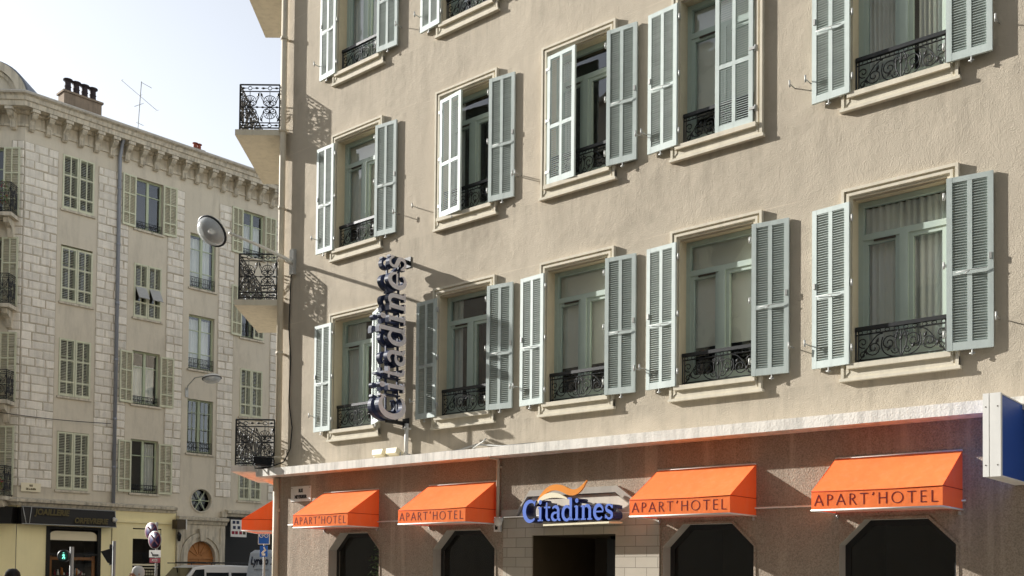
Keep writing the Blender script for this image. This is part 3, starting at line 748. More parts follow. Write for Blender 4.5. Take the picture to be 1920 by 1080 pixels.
AL=['orange lettered awning right of the street name plate, leftmost of four','orange lettered awning just left of the hotel entrance and its blue name sign',
    'orange lettered awning just right of the hotel entrance, over a dark octagonal window','orange lettered awning beside the blue projecting box sign, rightmost of four']
for s_,l_ in zip(AX,AL):awning(atM(s_,GW,EZ(.742)),l_)
awning(CF@T((-1.12,-GW,EZ(.755))),'plain orange awning seen side on round the street corner, above the blue bicycle sign',True)
# thin rod that links the awnings
b=MB();b.tube([(-15.5,-.03,0),(-3.4,-.03,0)],.011,6)
for x in (-15.4,-12.3,-9.9,-7.5,-5.4): b.box(x-.012,x+.012,-.035,0,-.012,.012)
tag(b.build('metal_rod',m_white,None,atM(0,GW,EZ(.842))),'thin pale metal rod running along the wall between the orange awnings','rod')

# ------------------------------------------------------------------ projecting name sign
SS=-12.36;ZB=EZ(2.53)
vs_=thing('projecting_sign','tall vertical hotel name sign with grey letters on navy sides, projecting from the wall','sign',atM(SS,0,ZB))
fn_f=lambda a,y,h:(-y,-.19-h,a)              # text runs upwards, letter tops point out from the wall
TL,TH=2.72,.78
name_mb(fn_f,TL,TH,-.03,.06,.075,bold=1.12).build('front_letters',[m_face,m_navy],vs_)
name_mb(fn_f,TL,TH,.16,.24,.075,m=1,bold=1.12).build('rear_letters',[m_face,m_navy],vs_)
b=MB();b.box(-.13,-.10,-.235,-.205,-.04,TL+.03);b.box(-.13,-.10,-.50,-.47,.02,TL*.97)
for k in range(10):
    z=.12+k*.285;b.box(-.175,-.058,-.50,-.2,z-.012,z+.012)
b.build('frame',m_navy,vs_)
for z in (-.03,TL+.01):
    b=MB();b.bar((-.115,0,z),(-.115,-.46,z),.05,.06);b.box(-.19,-.04,-.015,0,z-.09,z+.09);b.build('bracket',m_iron,vs_)
# ------------------------------------------------------------------ entrance name sign
es=thing('entrance_sign','blue hotel name letters with orange and cream flame over the entrance','sign',atM(-8.73,GW+.075,EZ(.745)))
ELEN=1.60
name_mb(lambda a,y,h:(-ELEN/2+a,y,h),ELEN,.43,-.235,-.0,.05,bold=1.15).build('letters',[m_blueface,m_bluedk],es)
b=MB();b.hexa([(-.40,-.27,-.075),(.76,-.27,-.062),(.80,-.0,-.055),(-.56,-.0,-.06),(-.40,-.27,-.05),(.76,-.27,-.035),(.80,-.0,-.03),(-.56,-.0,-.03)]);b.build('light_trough',m_cream,es)
def flame(mb,pts,w):mb.ribbon(pts,w,-.20,-.17,lambda a,y,h:(a,y,h),0)
P1=bez((-.56,.30),(-.38,.52),(-.22,.52),(-.02,.42))[:-1]+bez((-.02,.42),(.12,.36),(.22,.42),(.32,.56))
b=MB();flame(b,P1,[.01+.085*math.sin(PI*min(1,(i+.6)/(len(P1)*.95)))**.7*(1 if i<len(P1)-1 else .3) for i in range(len(P1))]);b.build('orange_flame',m_gold,es)
P2_=bez((-.58,.24),(-.42,.40),(-.24,.40),(.0,.31),14)
b=MB();b.ribbon(P2_,[.008+.07*math.sin(PI*i/14)**.8 for i in range(15)],-.225,-.20,lambda a,y,h:(a,y,h));b.build('cream_flame',m_cream,es)

# ------------------------------------------------------------------ small fittings of the hotel front
def plate(name,label,mat,w,h,lines,size,m_txt,m_bg,cat='street sign',screw=True,squeeze=.8):
    t=thing(name,label,cat,mat);b=MB();b.box(-w/2,w/2,-.012,0,0,h);p=b.build('plate',m_bg,t,bevel=.004)
    for txt,z,s_ in lines:
        mb=MB();q=text_mb(txt,s_,.001,lambda x,y,zz,z=z:(x,-.0135+y,z+zz),squeeze=squeeze,bold=.006);mb.add(q.v,q.f);mb.build('lettering',m_txt,t)
    if screw:
        b=MB()
        for x in (-w/2+.03,w/2-.03):
            for z in (.03,h-.03):b.lathe([(0,.004),(.009,.003),(.011,0)],8,0,T((x,-.012,z))@RX(PI/2))
        b.build('screw',m_brown,t)
    return t
plate('street_name_plate','white enamel street name plate on the hotel wall below the ledge',atM(-15.155,GW,EZ(1.272)),.59,.285,[('RUE',.2,.085),('MEYERBEER',.085,.085)],.07,m_cable,m_white)
b=MB()
q=[(-15.62,-.02,EZ(6.1)),(-15.66,-.03,EZ(5.5)),(-15.70,-.025,EZ(4.6)),(-15.64,-.02,EZ(4.0)),(-15.66,-.03,EZ(3.2)),(-15.55,-.03,EZ(2.7)),(-15.58,-.04,EZ(2.3)),(-15.75,-.06,EZ(2.05)),(-15.9,-.30,EZ(1.93)),(-16.1,-.38,EZ(1.95))]
b.tube(q,.012,5);tag(b.build('black_cable',m_cable,None,MF),'loose black cable hanging down the hotel wall beside the corner downpipe','cable')
b=MB()
q=[(-14.9+.45*i,-.06-.02*math.sin(i*1.7),EZ(1.925)+.012*math.sin(i*2.3)) for i in range(14)]
b.tube(q,.013,5);q=[(-12.4,-.08,EZ(1.925)),(-11.9,-.12,EZ(1.93)),(-11.2,-.1,EZ(1.94)),(-10.7,-.15,EZ(2.0)),(-10.2,-.12,EZ(1.94)),(-9.6,-.06,EZ(1.95))];b.tube(q,.016,5)
q=[(-10.75,-.2,EZ(1.94)),(-10.5,-.24,EZ(2.02)),(-10.42,-.26,EZ(2.06))];b.tube(q,.012,5)
tag(b.build('ledge_cable',m_metal,None,MF),'cables lying along the top of the white ledge','cable')
b=MB();b.tube([(0,-.06,0),(0,-.06,.56)],.035,8);b.box(-.05,.05,-.1,0,.02,.05);b.box(-.05,.05,-.1,0,.46,.49)
tag(b.build('conduit_pipe',m_white,None,atM(-12.40,.0,EZ(1.93))),'short pale conduit pipe rising from the ledge to the vertical sign','pipe')
b=MB();b.tube([(0,-.05,0),(0,-.05,1.02),(0,-.09,1.05),(0,-.25,1.055)],.028,8)
for z in (.1,.9):b.box(-.04,.04,-.06,0,z,z+.03)
tag(b.build('white_pipe',m_pipe,None,atM(-10.26,GW,EZ(.70))),'narrow pale pipe from the ledge down the wall beside the second awning','pipe')
t=thing('junction_box','small white junction box on the wall left of the entrance','junction box',atM(-10.27,GW,EZ(.62)))
b=MB();b.box(-.06,.06,-.06,0,0,.14);b.build('housing',m_white,t,bevel=.006);b=MB();b.box(-.03,.02,-.066,-.06,.03,.1);b.build('keyhole_panel',m_cable,t)
t=thing('horn_fitting','small white horn shaped fitting on the wall beside the entrance sign','fitting',atM(-10.18,GW,EZ(.83)))  # a horn on the wall, gives no light
b=MB();b.lathe([(.02,0),(.03,.06),(.075,.14),(.078,.15),(0,.13)],14,0,RX(PI/2)@RX(R(25)));b.build('horn',m_white,t);b=MB();b.tube([(0,0,0),(0,-.05,.01)],.03,8);b.build('mount',m_metal,t)
def small_flood(s,label):
    t=thing('floodlight',label,'floodlight',atM(s,.17,EZ(1.895)),'pale floodlights on the ledge')
    b=MB();M=T((0,0,.10))@RX(R(-25));v=[M@Vector(p) for p in ((-.12,-.07,-.05),(.12,-.07,-.05),(.12,.07,-.035),(-.12,.07,-.035),(-.14,-.09,.05),(.14,-.09,.05),(.14,.09,.05),(-.14,.09,.05))];b.hexa(v);b.build('housing',m_cream,t,bevel=.008)
    b=MB();v=[M@Vector(p) for p in ((-.12,-.07,.0505),(.12,-.07,.0505),(.12,.07,.0505),(-.12,.07,.0505))];b.add(v,[(0,1,2,3)]);b.build('lens',m_carglass,t)
    b=MB();b.tube([(-.15,0,0),(-.15,0,.1)],.01,5);b.tube([(.15,0,0),(.15,0,.1)],.01,5);b.tube([(-.15,0,.004),(.15,0,.004)],.01,5);b.build('bracket',m_metal,t)
small_flood(-12.93,'left one of two small pale floodlights on the ledge under the vertical sign')
small_flood(-12.58,'right one of two small pale floodlights on the ledge, next to the conduit pipe')
fl=atY(494,872,19.05);t=thing('black_floodlight','black floodlight standing on the ledge at the street corner','floodlight',T((fl.x,fl.y,EZ(1.895))))
b=MB();M=T((0,0,.16))@RZ(R(20))@RX(R(8));v=[M@Vector(p) for p in ((-.17,-.10,-.10),(.13,-.10,-.12),(.10,.10,-.08),(-.10,.10,-.06),(-.20,-.10,.08),(.17,-.10,.07),(.10,.10,.05),(-.10,.10,.06))];b.hexa(v);b.build('housing',m_iron,t,bevel=.015)
b=MB();v=[M@Vector(p) for p in ((-.19,-.105,-.06),(.14,-.105,-.08),(.16,-.105,.06),(-.19,-.105,.07))];b.hexa(v+[p+Vector((0,.003,0)) for p in v]);b.build('lens',m_carglass,t)
b=MB();b.tube([(-.16,0,.15),(-.16,0,.01),(.14,0,.01),(.14,0,.15)],.012,5);b.build('bracket',m_iron,t)
# projecting blue box sign at the right
t=thing('box_sign','deep blue box sign in a white metal frame projecting from the wall at right','sign',atM(-2.82,0,EZ(1.0)))
b=MB();b.box(-.075,.07,-1.22,-.0,0,.80);b.build('box',m_signblue,t)
b=MB();b.box(-.085,.078,-1.27,-1.222,-.012,.812);b.box(-.086,-.03,-1.285,-1.272,-.014,.814);b.box(-.022,.079,-1.285,-1.272,-.014,.814)
for z0_,z1_ in ((-.012,.0),(.80,.812)):b.box(-.082,.076,-1.222,-.02,z0_,z1_)
b.build('frame',m_white,t)
b=MB()
for z in (.1,.68):
    for x in (-.06,.05):b.lathe([(0,.004),(.006,.003),(.007,0)],8,0,T((x,-1.285,z))@RX(PI/2))
b.build('screw',m_brown,t)
b=MB();b.bar((0,.0,.2),(0,-.0301,.2),.1,.1);b.build('bracket',m_metal,t)

# ------------------------------------------------------------------ street lamps
def lamp_arm(a,e,head_tilt,label,name,scale=1):
    a=Vector(a);e=Vector(e);d=(e-a);t=thing(name,label,'street lamp',T(a));v=d
    side=d.cross(Vector((0,0,1))).normalized()
    return t,v
a=MF@Vector((-15.60,-.0,EZ(5.86)));e=atY(420,432,18.02)
t=thing('street_lamp','large oval street lamp on a long pale arm fixed to the hotel corner','street lamp',T(a))
d=e-a;b=MB()
b.tube([nM*.05,nM*.12+d*.02,d*.12+Vector((0,0,.0)),d*.5+Vector((0,0,.02)),d*.93],[.05,.045,.036,.03,.026],8);b.build('arm',m_gloss,t)
b=MB();R3=MF.to_3x3()
for q in ((-.06,.06,-.07,0,-.24,.24),):
    vs=[R3@Vector(p) for p in ((q[0],q[2],q[4]),(q[1],q[2],q[4]),(q[1],q[3],q[4]),(q[0],q[3],q[4]),(q[0],q[2],q[5]),(q[1],q[2],q[5]),(q[1],q[3],q[5]),(q[0],q[3],q[5]))];b.hexa(vs)
b.build('wall_bracket',m_metal,t)
def lamp_head(t,pos,ax,down,L,Wd,H):
    """an oval lamp: housing above, moulded bowl below; ax is the long axis"""
    ax=ax.normalized();w=down.cross(ax).normalized();dn=ax.cross(w).normalized()
    if dn.dot(down)<0:dn=-dn
    M=Matrix.Identity(4)
    for i in range(3):M[i][0]=ax[i]*L;M[i][1]=w[i]*Wd;M[i][2]=dn[i]*H;M[i][3]=pos[i]
    b=MB();b.lathe([(0,-.95),(.45,-.9),(.8,-.6),(.97,-.15),(1.0,.02)],24,0,M);b.build('housing',m_gloss,t)
    b=MB();b.lathe([(1.0,.02),(1.07,.05),(1.07,.22),(.98,.24),(.97,.1)],24,0,M);b.build('rim',m_iron,t)
    b=MB();b.lathe([(.97,.2),(.93,.5),(.75,.95),(.4,1.22),(0,1.3)],24,0,M,cap=False);b.build('bowl',m_lens,t)
    b=MB();b.lathe([(.95,.22),(.7,-.1),(.35,-.28),(0,-.3)],20,0,M,cap=False);b.build('reflector',m_refl,t)
    b=MB();b.lathe([(0,-.3),(.16,-.25),(.2,.1),(.14,.5),(0,.6)],12,0,M);b.build('bulb',m_white,t)
lamp_head(t,d+Vector((-.18,-.06,-.03)),Vector((.80,-.1,-.55)),Vector((-.50,-.85,-.62)),.30,.25,.17)

# ------------------------------------------------------------------ plant behind the first shop window
t=thing('potted_plant','leafy green plant behind the dark glass of the leftmost octagonal window','plant',MF@T((-13.42,.50,.45)))
b=MB();b.lathe([(.14,0),(.2,.3),(.21,.32),(.18,.32),(0,.3)],14);b.build('pot',m_brown,t)
b=MB();rnd=random.Random(3)
for k in range(420):
    z=.35+rnd.random()*1.35;rr=.33*math.sqrt(rnd.random())*(1.15-abs(z-1.1)*.6);a_=rnd.random()*6.28
    c=Vector((rr*math.cos(a_),rr*math.sin(a_),z));u=Vector((rnd.gauss(0,1),rnd.gauss(0,1),rnd.gauss(-.4,.7))).normalized();w=u.orthogonal().normalized()
    l=.05+.05*rnd.random();b.add([c,c+u*l*.5+w*l*.25,c+u*l,c+u*l*.5-w*l*.25],[(0,1,2,3)])
b.build('foliage',m_green,t);b=MB();b.tube([(0,0,.3),(.02,.0,.9),(0,.02,1.4)],.02,5);b.build('stem',m_brown,t)

# ------------------------------------------------------------------ the corner building across the street
corner=thing('corner_building','shaded beige corner building with pale stone strips, bracketed cornice and olive shutters','building',LF)
def pL(u,v,out=0):
    """facade coordinates (x, z) of the point seen at (u, v) on the plane this far in front of the corner building"""
    d=ray(u,v);o=Vector((0,0,EYE));q=LFI@(o+d*((-(DL-out)-o.dot(nL))/d.dot(nL)));return q.x,q.z
KX=13.35;KL=2.4;K2=(KX-KL*math.sqrt(.5),KL*math.sqrt(.5))
KF=T((K2[0],K2[1],0))@RZ(-PI/4)               # cut-off corner face in the building's own frame
LZT=EZ(15.1)
LWIN=[]   # x centre, width, z0, z1, kind
for c,w,rows in ((15.155,1.09,((12.23,14.11,'shut'),(9.05,11.0,'shut'),(5.83,7.81,'shut'),(2.64,4.63,'shut'))),
                 (17.745,1.05,((12.22,14.08,'open'),(9.02,10.98,'flap'),(5.89,7.82,'open'),(2.70,4.63,'open'))),
                 (19.94,1.07,((10.57,12.63,'bare'),(7.5,9.55,'bare'),(4.34,6.37,'grille'))),
                 (22.12,1.0,((12.3,14.09,'open'),(9.07,11.03,'half'),(5.97,7.86,'shut'),(2.69,4.6,'shut')))):
    for a,d,k in rows:LWIN.append((c,w,a,d,k))
holes=[[(c-w/2,EZ(a)),(c+w/2,EZ(a)),(c+w/2,EZ(d)),(c-w/2,EZ(d))] for c,w,a,d,k in LWIN]
holes.append([(20.04+.42*math.cos(i*PI/12),EZ(2.58)+.42*math.sin(i*PI/12)) for i in range(24)])
LXR=34
b=MB();b.sheet([(KX,EZ(2.1)),(19.05,EZ(2.1)),(19.05,EZ(1.95)),(20.98,EZ(1.95)),(20.98,EZ(2.1)),(LXR,EZ(2.1)),(LXR,LZT),(KX,LZT)],0,holes=holes)
kholes=[[(1.2-.55,EZ(z)),(1.2+.55,EZ(z)),(1.2+.55,EZ(z)+2.3),(1.2-.55,EZ(z)+2.3)] for z in (2.35,5.45,8.6,11.6)]
b.sheet([(0,.1),(KL,.1),(KL,LZT),(0,LZT)],0,holes=kholes,fn=lambda x,y,z:KF@Vector((x,y,z)))
for p,q in ((K2,(K2[0],14)),((K2[0],14),(LXR,14)),((LXR,14),(LXR,0))):b.add([(p[0],p[1],.1),(q[0],q[1],.1),(q[0],q[1],LZT),(p[0],p[1],LZT)],[(0,1,2,3)])
b.build('wall',m_lplas,corner)
# rusticated strips: every stone a pillowed block of its own, set on a mortar bed
rs=random.Random(5)
def stones(mb,x0,x1,z0,z1,fn,ch=.287):
    n=int(round((z1-z0)/ch));dz=(z1-z0)/n
    for j in range(n):
        za=z0+j*dz;x=x0;first=True
        while x<x1-.02:
            l=rs.choice((.34,.46,.56,.62))*(.55 if first and j%2 else 1);first=False
            if x1-x-l<.16:l=x1-x
            g=.010;a,c=x+g,min(x+l,x1)-g;e,f=za+g,za+dz-g;d0=.012;d=.024+rs.random()*.022;k=.018+.018*rs.random();J=lambda:rs.uniform(-.010,.010)
            p=[(a+J(),-d0,e+J()),(c+J(),-d0,e+J()),(c+J(),-d0,f+J()),(a+J(),-d0,f+J()),(a+k,-d,e+k+J()),(c-k,-d+J(),e+k+J()),(c-k+J(),-d,f-k+J()),(a+k+J(),-d+J(),f-k)]
            mb.add([fn(*q) for q in p],[(4,5,6,7),(0,1,5,4),(1,2,6,5),(2,3,7,6),(3,0,4,7)],0)
            x+=l
idf=lambda x,y,z:(x,y,z)
kff=lambda x,y,z:tuple(KF@Vector((x,y,z)))
for k,(x0,x1,z0,z1,fn) in enumerate(((KX,14.46,2.66,14.13,idf),(KL-.42,KL,2.66,14.15,kff),(15.84,16.98,2.66,14.05,idf),(18.47,19.15,2.78,14.08,idf),(20.6,21.29,2.76,14.05,idf),(22.95,24.1,2.76,14.05,idf),(26.2,27.4,2.76,14.05,idf))):
    b=MB();b.add([fn(x0,-.012,EZ(z0)),fn(x1,-.012,EZ(z0)),fn(x1,-.012,EZ(z1)),fn(x0,-.012,EZ(z1))],[(0,1,2,3)],1)
    stones(b,x0+.005,x1-.005,EZ(z0)+.005,EZ(z1)-.005,fn)
    b.build('stone_strip',[m_stone,m_mortar],corner,fix=False)
# cornice swept round the corner
def sweep(mb,path,prof,m=0):
    """path: points in plan, wall side; prof: (out, z)"""
    N=len(path);vs=[]
    for i in range(N):
        p=Vector(path[i]);ds=[]
        if i>0:ds.append((p-Vector(path[i-1])).normalized())
        if i<N-1:ds.append((Vector(path[i+1])-p).normalized())
        ns=[Vector((d.y,-d.x)) for d in ds]
        q=ns[0] if len(ns)==1 else (ns[0]+ns[1])/(1+ns[0].dot(ns[1]))
        for o,z in prof:vs.append((p.x+q.x*o,p.y+q.y*o,z))
    M=len(prof);fs=[(i*M+k,i*M+k+1,(i+1)*M+k+1,(i+1)*M+k) for i in range(N-1) for k in range(M-1)]
    fs+=[tuple(range(M)),tuple((N-1)*M+k for k in range(M-1,-1,-1))]
    mb.add(vs,fs,m)
PATH=[(K2[0],14),K2,(KX,0),(LXR,0)]
b=MB();sweep(b,PATH,[(-.1,EZ(14.62)),(.05,EZ(14.62)),(.06,EZ(14.69)),(.02,EZ(14.70)),(.02,EZ(15.0)),(.12,EZ(15.03)),(.16,EZ(15.10)),(.50,EZ(15.11)),(.52,EZ(15.26)),(.57,EZ(15.28)),(.60,EZ(15.40)),(.66,EZ(15.44)),(.66,EZ(15.48)),(-.1,EZ(15.52))])
b.build('cornice',m_lstone,corner)
b=MB();sweep(b,PATH,[(.5,EZ(15.485)),(.70,EZ(15.445)),(.72,EZ(15.50)),(.66,EZ(15.56)),(.3,EZ(15.55))]);b.build('gutter',m_lpipe2,corner)
b=MB()
prof=[(.0,14.50),(.10,14.48),(.15,14.54),(.14,14.68),(.20,14.78),(.34,14.86),(.42,14.95),(.44,15.105),(.0,15.105)]
b.prism([(-o,EZ(z)) for o,z in prof],-.085,.085,fn=lambda x,y,z:(y,x,z))
b.prism([(-o,EZ(z)) for o,z in [(.44,15.0),(.48,15.0),(.48,15.1),(.0,15.1),(.0,15.02)]],-.125,.125,fn=lambda x,y,z:(y,x,z))
for q in (-.055,0,.055): b.box(q-.016,q+.016,-.175,-.14,EZ(14.52),EZ(14.72))
br0=b.build('bracket',m_lstone,corner)
for i in range(30):
    o=br0 if i==0 else copy_tree(br0,corner);o.matrix_local=T((13.52+.5515*i,0,0))
for x in (.35,.95,1.5,2.05):copy_tree(br0,corner).matrix_local=KF@T((x,0,0))
b=MB();b.add([(K2[0],14.3,EZ(15.5)),(K2[0],K2[1],EZ(15.5)),(KX,0,EZ(15.5)),(LXR,0,EZ(15.5)),(LXR,7,EZ(16.8)),(KX+1.5,7,EZ(16.8)),(LXR,14.3,EZ(15.5))],[(0,1,2,5),(2,3,4,5),(4,6,0,5)]);b.build('roof',m_zinc,corner)
# arched gable over the cut-off corner
def arcpoly(r,n=24,z0=0):return [(1.2+r*math.cos(PI*i/n),EZ(15.42)+z0+r*math.sin(PI*i/n)*.86) for i in range(n+1)]
b=MB();kf=lambda x,y,z:tuple(KF@Vector((x,y,z)))
b.prism(arcpoly(1.40)+arcpoly(1.12)[::-1],-.52,.3,fn=kf);b.prism(arcpoly(1.10)+arcpoly(.98)[::-1],-.42,.3,fn=kf);gab=b.build('arched_gable',m_lstone,corner)
b=MB();b.prism(arcpoly(1.13),-.30,.28,fn=kf);b.build('tympanum',m_lplas,gab)
b=MB();b.prism(arcpoly(1.46)+arcpoly(1.405)[::-1],-.40,2.6,fn=kf);b.build('zinc_vault',m_zinc,gab)
# windows
GWm={}
def small_guard(w,h,m=m_iron):
    b=MB();fn=lambda x,z:(-w/2+x,.05,z)
    for z in (.03,h*.55,h):b.tube([fn(0,z),fn(w,z)],.011,4,smooth=False)
    n=int(w/.075)
    iron(b,[[(i*w/n,0),(i*w/n,h)] for i in range(n+1)],fn,.006)
    iron(b,[arcp((i+.5)*w/6,h*.28,.055,h*.2,0,360,9) for i in range(6)],fn,.006);iron(b,[arcp((i+.5)*w/6,h*.77,.05,h*.16,0,360,9) for i in range(6)],fn,.006)
    return b
def lshutter(w,H,hand,rows=(.22,.40,.38),flap=None):
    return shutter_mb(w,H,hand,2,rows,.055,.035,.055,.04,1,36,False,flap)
shut_cache={}
def put(par,name,data_fn,key,mats,mat):
    if key not in shut_cache:
        o=data_fn().build(name,mats);shut_cache[key]=o.data;bpy.data.objects.remove(o)
    o=bpy.data.objects.new(name,shut_cache[key]);COL.objects.link(o);o.parent=par;o.matrix_local=mat;return o
def lwindow(c,w,z0,H,kind,base=None,cs=0):
    b=MB();x=w/2
    b.ringprof(-x,x,0,H,[(0,0),(0,.22)],0)
    b.box(-x-.06,x+.06,-.07,.16,-.075,-.005,1)
    f=.055
    for a,d in ((-x,-x+f),(x-f,x)):b.box(a,d,.14,.20,0,H,2)
    b.box(-x+f,x-f,.142,.2,H-f,H,2);b.box(-x+f,x-f,.142,.2,0,.1,2);b.box(-.045,.045,.13,.2,.1,H-f,2)
    if kind not in('grille',):
        for z in ((H*.70,) if kind!='bare' else (H*.3,H*.72)):
            b.box(-x+f,-.045,.150,.19,z,z+.03,2);b.box(.045,x-f,.150,.19,z,z+.03,2)
    vs=[(px,py,pz) for py in (.2,1.1) for px,pz in ((-x-.1,-.1),(x+.1,-.1),(x+.1,H+.1),(-x-.1,H+.1))]
    b.add(vs,[(4,5,6,7),(0,1,5,4),(3,2,6,7),(0,4,7,3),(1,5,6,2)],3)
    win=b.build('window',[m_lplas,m_lstone,m_lsash,m_room],corner,(base or Matrix())@T((c,0,EZ(z0))))
    b=MB();b.add([(-x+f,.17,.1),(x-f,.17,.1),(x-f,.17,H-f),(-x+f,.17,H-f)],[(0,1,2,3)]);b.build('pane',m_glass,win)
    hw=w/2-.005
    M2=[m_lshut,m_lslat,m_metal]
    if kind=='shut':
        for q in (1,-1):put(win,'shutter',lambda:lshutter(hw,H-.02,q),('s',round(hw,2),round(H,1),q),M2,T((-q*x,-.008,.01))@RZ(R(q*-1.5)))
    elif kind=='flap':
        for q in (1,-1):
            s_=put(win,'shutter',lambda:lshutter(hw,H-.02,q,(.26,.30,.44),1),('f',q,round(H,1)),M2,T((-q*x,-.008,.01)))
            b=MB();b.box(-.20,.20,-.012,.012,-.52,0);b.build('tilting_flap',m_metal,s_,T((q*hw/2,-.02,1.09))@RX(R(-32)))
    elif kind in('open','half'):
        for q in (1,-1):
            a=176+rs.uniform(-4,3)
            if kind=='half' and q==-1:a=6
            put(win,'shutter',lambda:lshutter(hw,H-.02,q),('o',round(hw,2),round(H,1),q),M2,T((-q*x,-.05,.01))@RZ(R(-q*a)))
        small=small_guard(w-.02,.30 if kind=='open' else .55)
        small.build('guard_rail',m_iron,win)
        if cs==1:
            t=curtain_mb(.02,x-.05,.15,H-.1,.04,5,.3);t.build('curtain',m_curt,win)
        if cs==2:
            t=curtain_mb(-x+.08,x-.08,H*.05,H*.75,.03,7,.3);t.build('curtain',m_curt,win)
    elif kind in('bare','grille'):
        small_guard(w-.02,.42).build('guard_rail',m_iron,win)
        if kind=='grille':
            b=MB()
            for i in range(7):b.tube([(-x+.03+i*(w-.06)/6,.04,.42),(-x+.03+i*(w-.06)/6,.04,H)],.011,4)
            for zz in (H*.45,H*.75):b.tube([(-x,.04,zz),(x,.04,zz)],.011,4)
            b.build('grille',m_lsash,win)
        else:
            t=curtain_mb(-x+.08,x-.1,.2,H-.1,.03,6,.32);t.build('curtain',m_curt,win)
    return win
for i,(c,w,a,d,k) in enumerate(LWIN):lwindow(c,w,a,d-a,k,None,{4:0,6:2,7:1,11:2}.get(i,0))
for z in (2.35,5.45,8.6,11.6):lwindow(1.2,1.1,z,2.3,'open',KF)
# balconies of the cut-off corner
for k,z in enumerate((2.30,5.42,8.56,11.55)):
    b=MB();zz=EZ(z)
    b.prism([(.12,-.62),(2.28,-.62),(2.28,-.01),(.12,-.01)],zz-.12,zz,fn=lambda x,y,z_:kff(x,z,z_) if 0 else kff(x,0,0)[:0] or tuple(KF@Vector((x,z_,y))))
    for x in (.35,2.05):b.prism([(-.5,zz-.13),(0,zz-.13),(0,zz-.7),(-.12,zz-.68),(-.2,zz-.4),(-.45,zz-.28)],x-.09,x+.09,fn=lambda q,y,w_:tuple(KF@Vector((y,q,w_))))
    bal=b.build('balcony',m_lstone,corner)
    b=MB()
    balcony_panel(b,lambda x,w_:tuple(KF@Vector((.16+x,-.58,zz+w_))),2.08,.98,5);balcony_panel(b,lambda x,w_:tuple(KF@Vector((2.24,-.58+x,zz+w_))),.56,.98,2)
    b.build('railing',m_iron,bal)
    if k in (0,3):
        b=MB()
        for i in range(240):
            cx,cz=1.7+rs.random()*.5,zz+.25+rs.random()*.75 if k else zz+.2+rs.random()*.4
            c_=Vector((cx,-.62+rs.gauss(0,.05),cz));u=Vector((rs.gauss(0,1),rs.gauss(0,1),rs.gauss(0,1))).normalized();w_=u.orthogonal().normalized();l=.03+.03*rs.random()
            b.add([tuple(KF@q) for q in (c_,c_+u*l*.5+w_*l*.4,c_+u*l,c_+u*l*.5-w_*l*.4)],[(0,1,2,3)],1 if rs.random()<.35 else 0)
        tag(b.build('balcony_flowers',[m_green,m_red],None,LF),'red flowers and leaves on the '+('top' if k else 'lowest')+' balcony at the far left','flowers')
# drainpipe
b=MB();b.tube([(16.57,-.10,EZ(2.2)),(16.57,-.10,EZ(14.55)),(16.57,-.25,EZ(15.0)),(16.57,-.5,EZ(15.35))],.062,9)
for z in (3.5,5.2,7.3,9.3,11.4,13.4):b.tube([(16.57,-.10,EZ(z)),(16.57,-.10,EZ(z)+.09)],.072,9)
b.build('drainpipe',m_lpipe,corner)
# string course over the ground floor
b=MB();sweep(b,[(K2[0],6),K2,(KX,0),(18.95,0)],[(-.05,EZ(2.02)),(.10,EZ(2.03)),(.14,EZ(2.12)),(.24,EZ(2.15)),(.26,EZ(2.24)),(.02,EZ(2.30)),(-.05,EZ(2.3))]);b.build('string_course',m_lstone,corner)
b=MB();sweep(b,[(21.05,0),(LXR,0)],[(-.05,EZ(2.02)),(.10,EZ(2.03)),(.14,EZ(2.12)),(.24,EZ(2.15)),(.26,EZ(2.24)),(.02,EZ(2.30)),(-.05,EZ(2.3))]);b.build('string_course',m_lstone,corner)
# ground floor: two yellow shopfronts, carved doorway, dark shop
b=MB();b.sheet([(KX,.1),(14.30,.1),(14.30,EZ(1.39)),(16.18,EZ(1.39)),(16.18,.1),(16.56,.1),(16.56,EZ(2.06)),(KX,EZ(2.06))],-.03);b.sheet([(K2[0],.1),(KX,.1),(KX,EZ(2.06)),(K2[0],EZ(2.06))],-.03,fn=lambda x,y,z:tuple(KF@Vector(((x-K2[0])/(KX-K2[0])*KL,y,z))));sh1=b.build('jewellery_shopfront',m_yellow,corner)
b=MB()
b.prism([(14.30,.1),(16.18,.1),(16.18,EZ(1.39)),(14.30,EZ(1.39))],-.06,.12,holes=[[(14.43,.12),(16.06,.12),(16.06,EZ(1.30)),(14.43,EZ(1.30))]]);b.box(14.43,16.06,-.02,.08,EZ(.42),EZ(.48));b.build('shop_frame',m_black,sh1)
b=MB();pp=[(14.44,EZ(.93)),(16.05,EZ(.93)),(16.05,EZ(1.08))]+arcp(15.83,EZ(1.08),.22,.16,0,90,8)+arcp(14.66,EZ(1.08),.22,.16,90,180,8);b.prism(pp,.0,.03);b.build('arched_panel',m_cream,sh1)
b=MB();b.sheet([(14.43,.12),(16.06,.12),(16.06,EZ(.92)),(14.43,EZ(.92))],.06);b.build('pane',m_dglass,sh1)
b=MB();vs=[(px,py,pz) for py in (.13,1.3) for px,pz in ((14.3,.1),(16.2,.1),(16.2,EZ(1.35)),(14.3,EZ(1.35)))];b.add(vs,[(4,5,6,7),(0,1,5,4),(3,2,6,7),(0,4,7,3),(1,5,6,2)]);b.box(14.45,16.04,.12,.7,EZ(-.30),EZ(-.26));b.build('shop_interior',m_room,sh1)
b=MB()
for x in (14.50,15.98):b.box(x-.05,x+.05,.075,.12,EZ(-.5),EZ(.40))
b.box(14.45,16.03,.075,.12,EZ(.26),EZ(.36));b.build('display_case',m_wood,sh1)
b=MB()
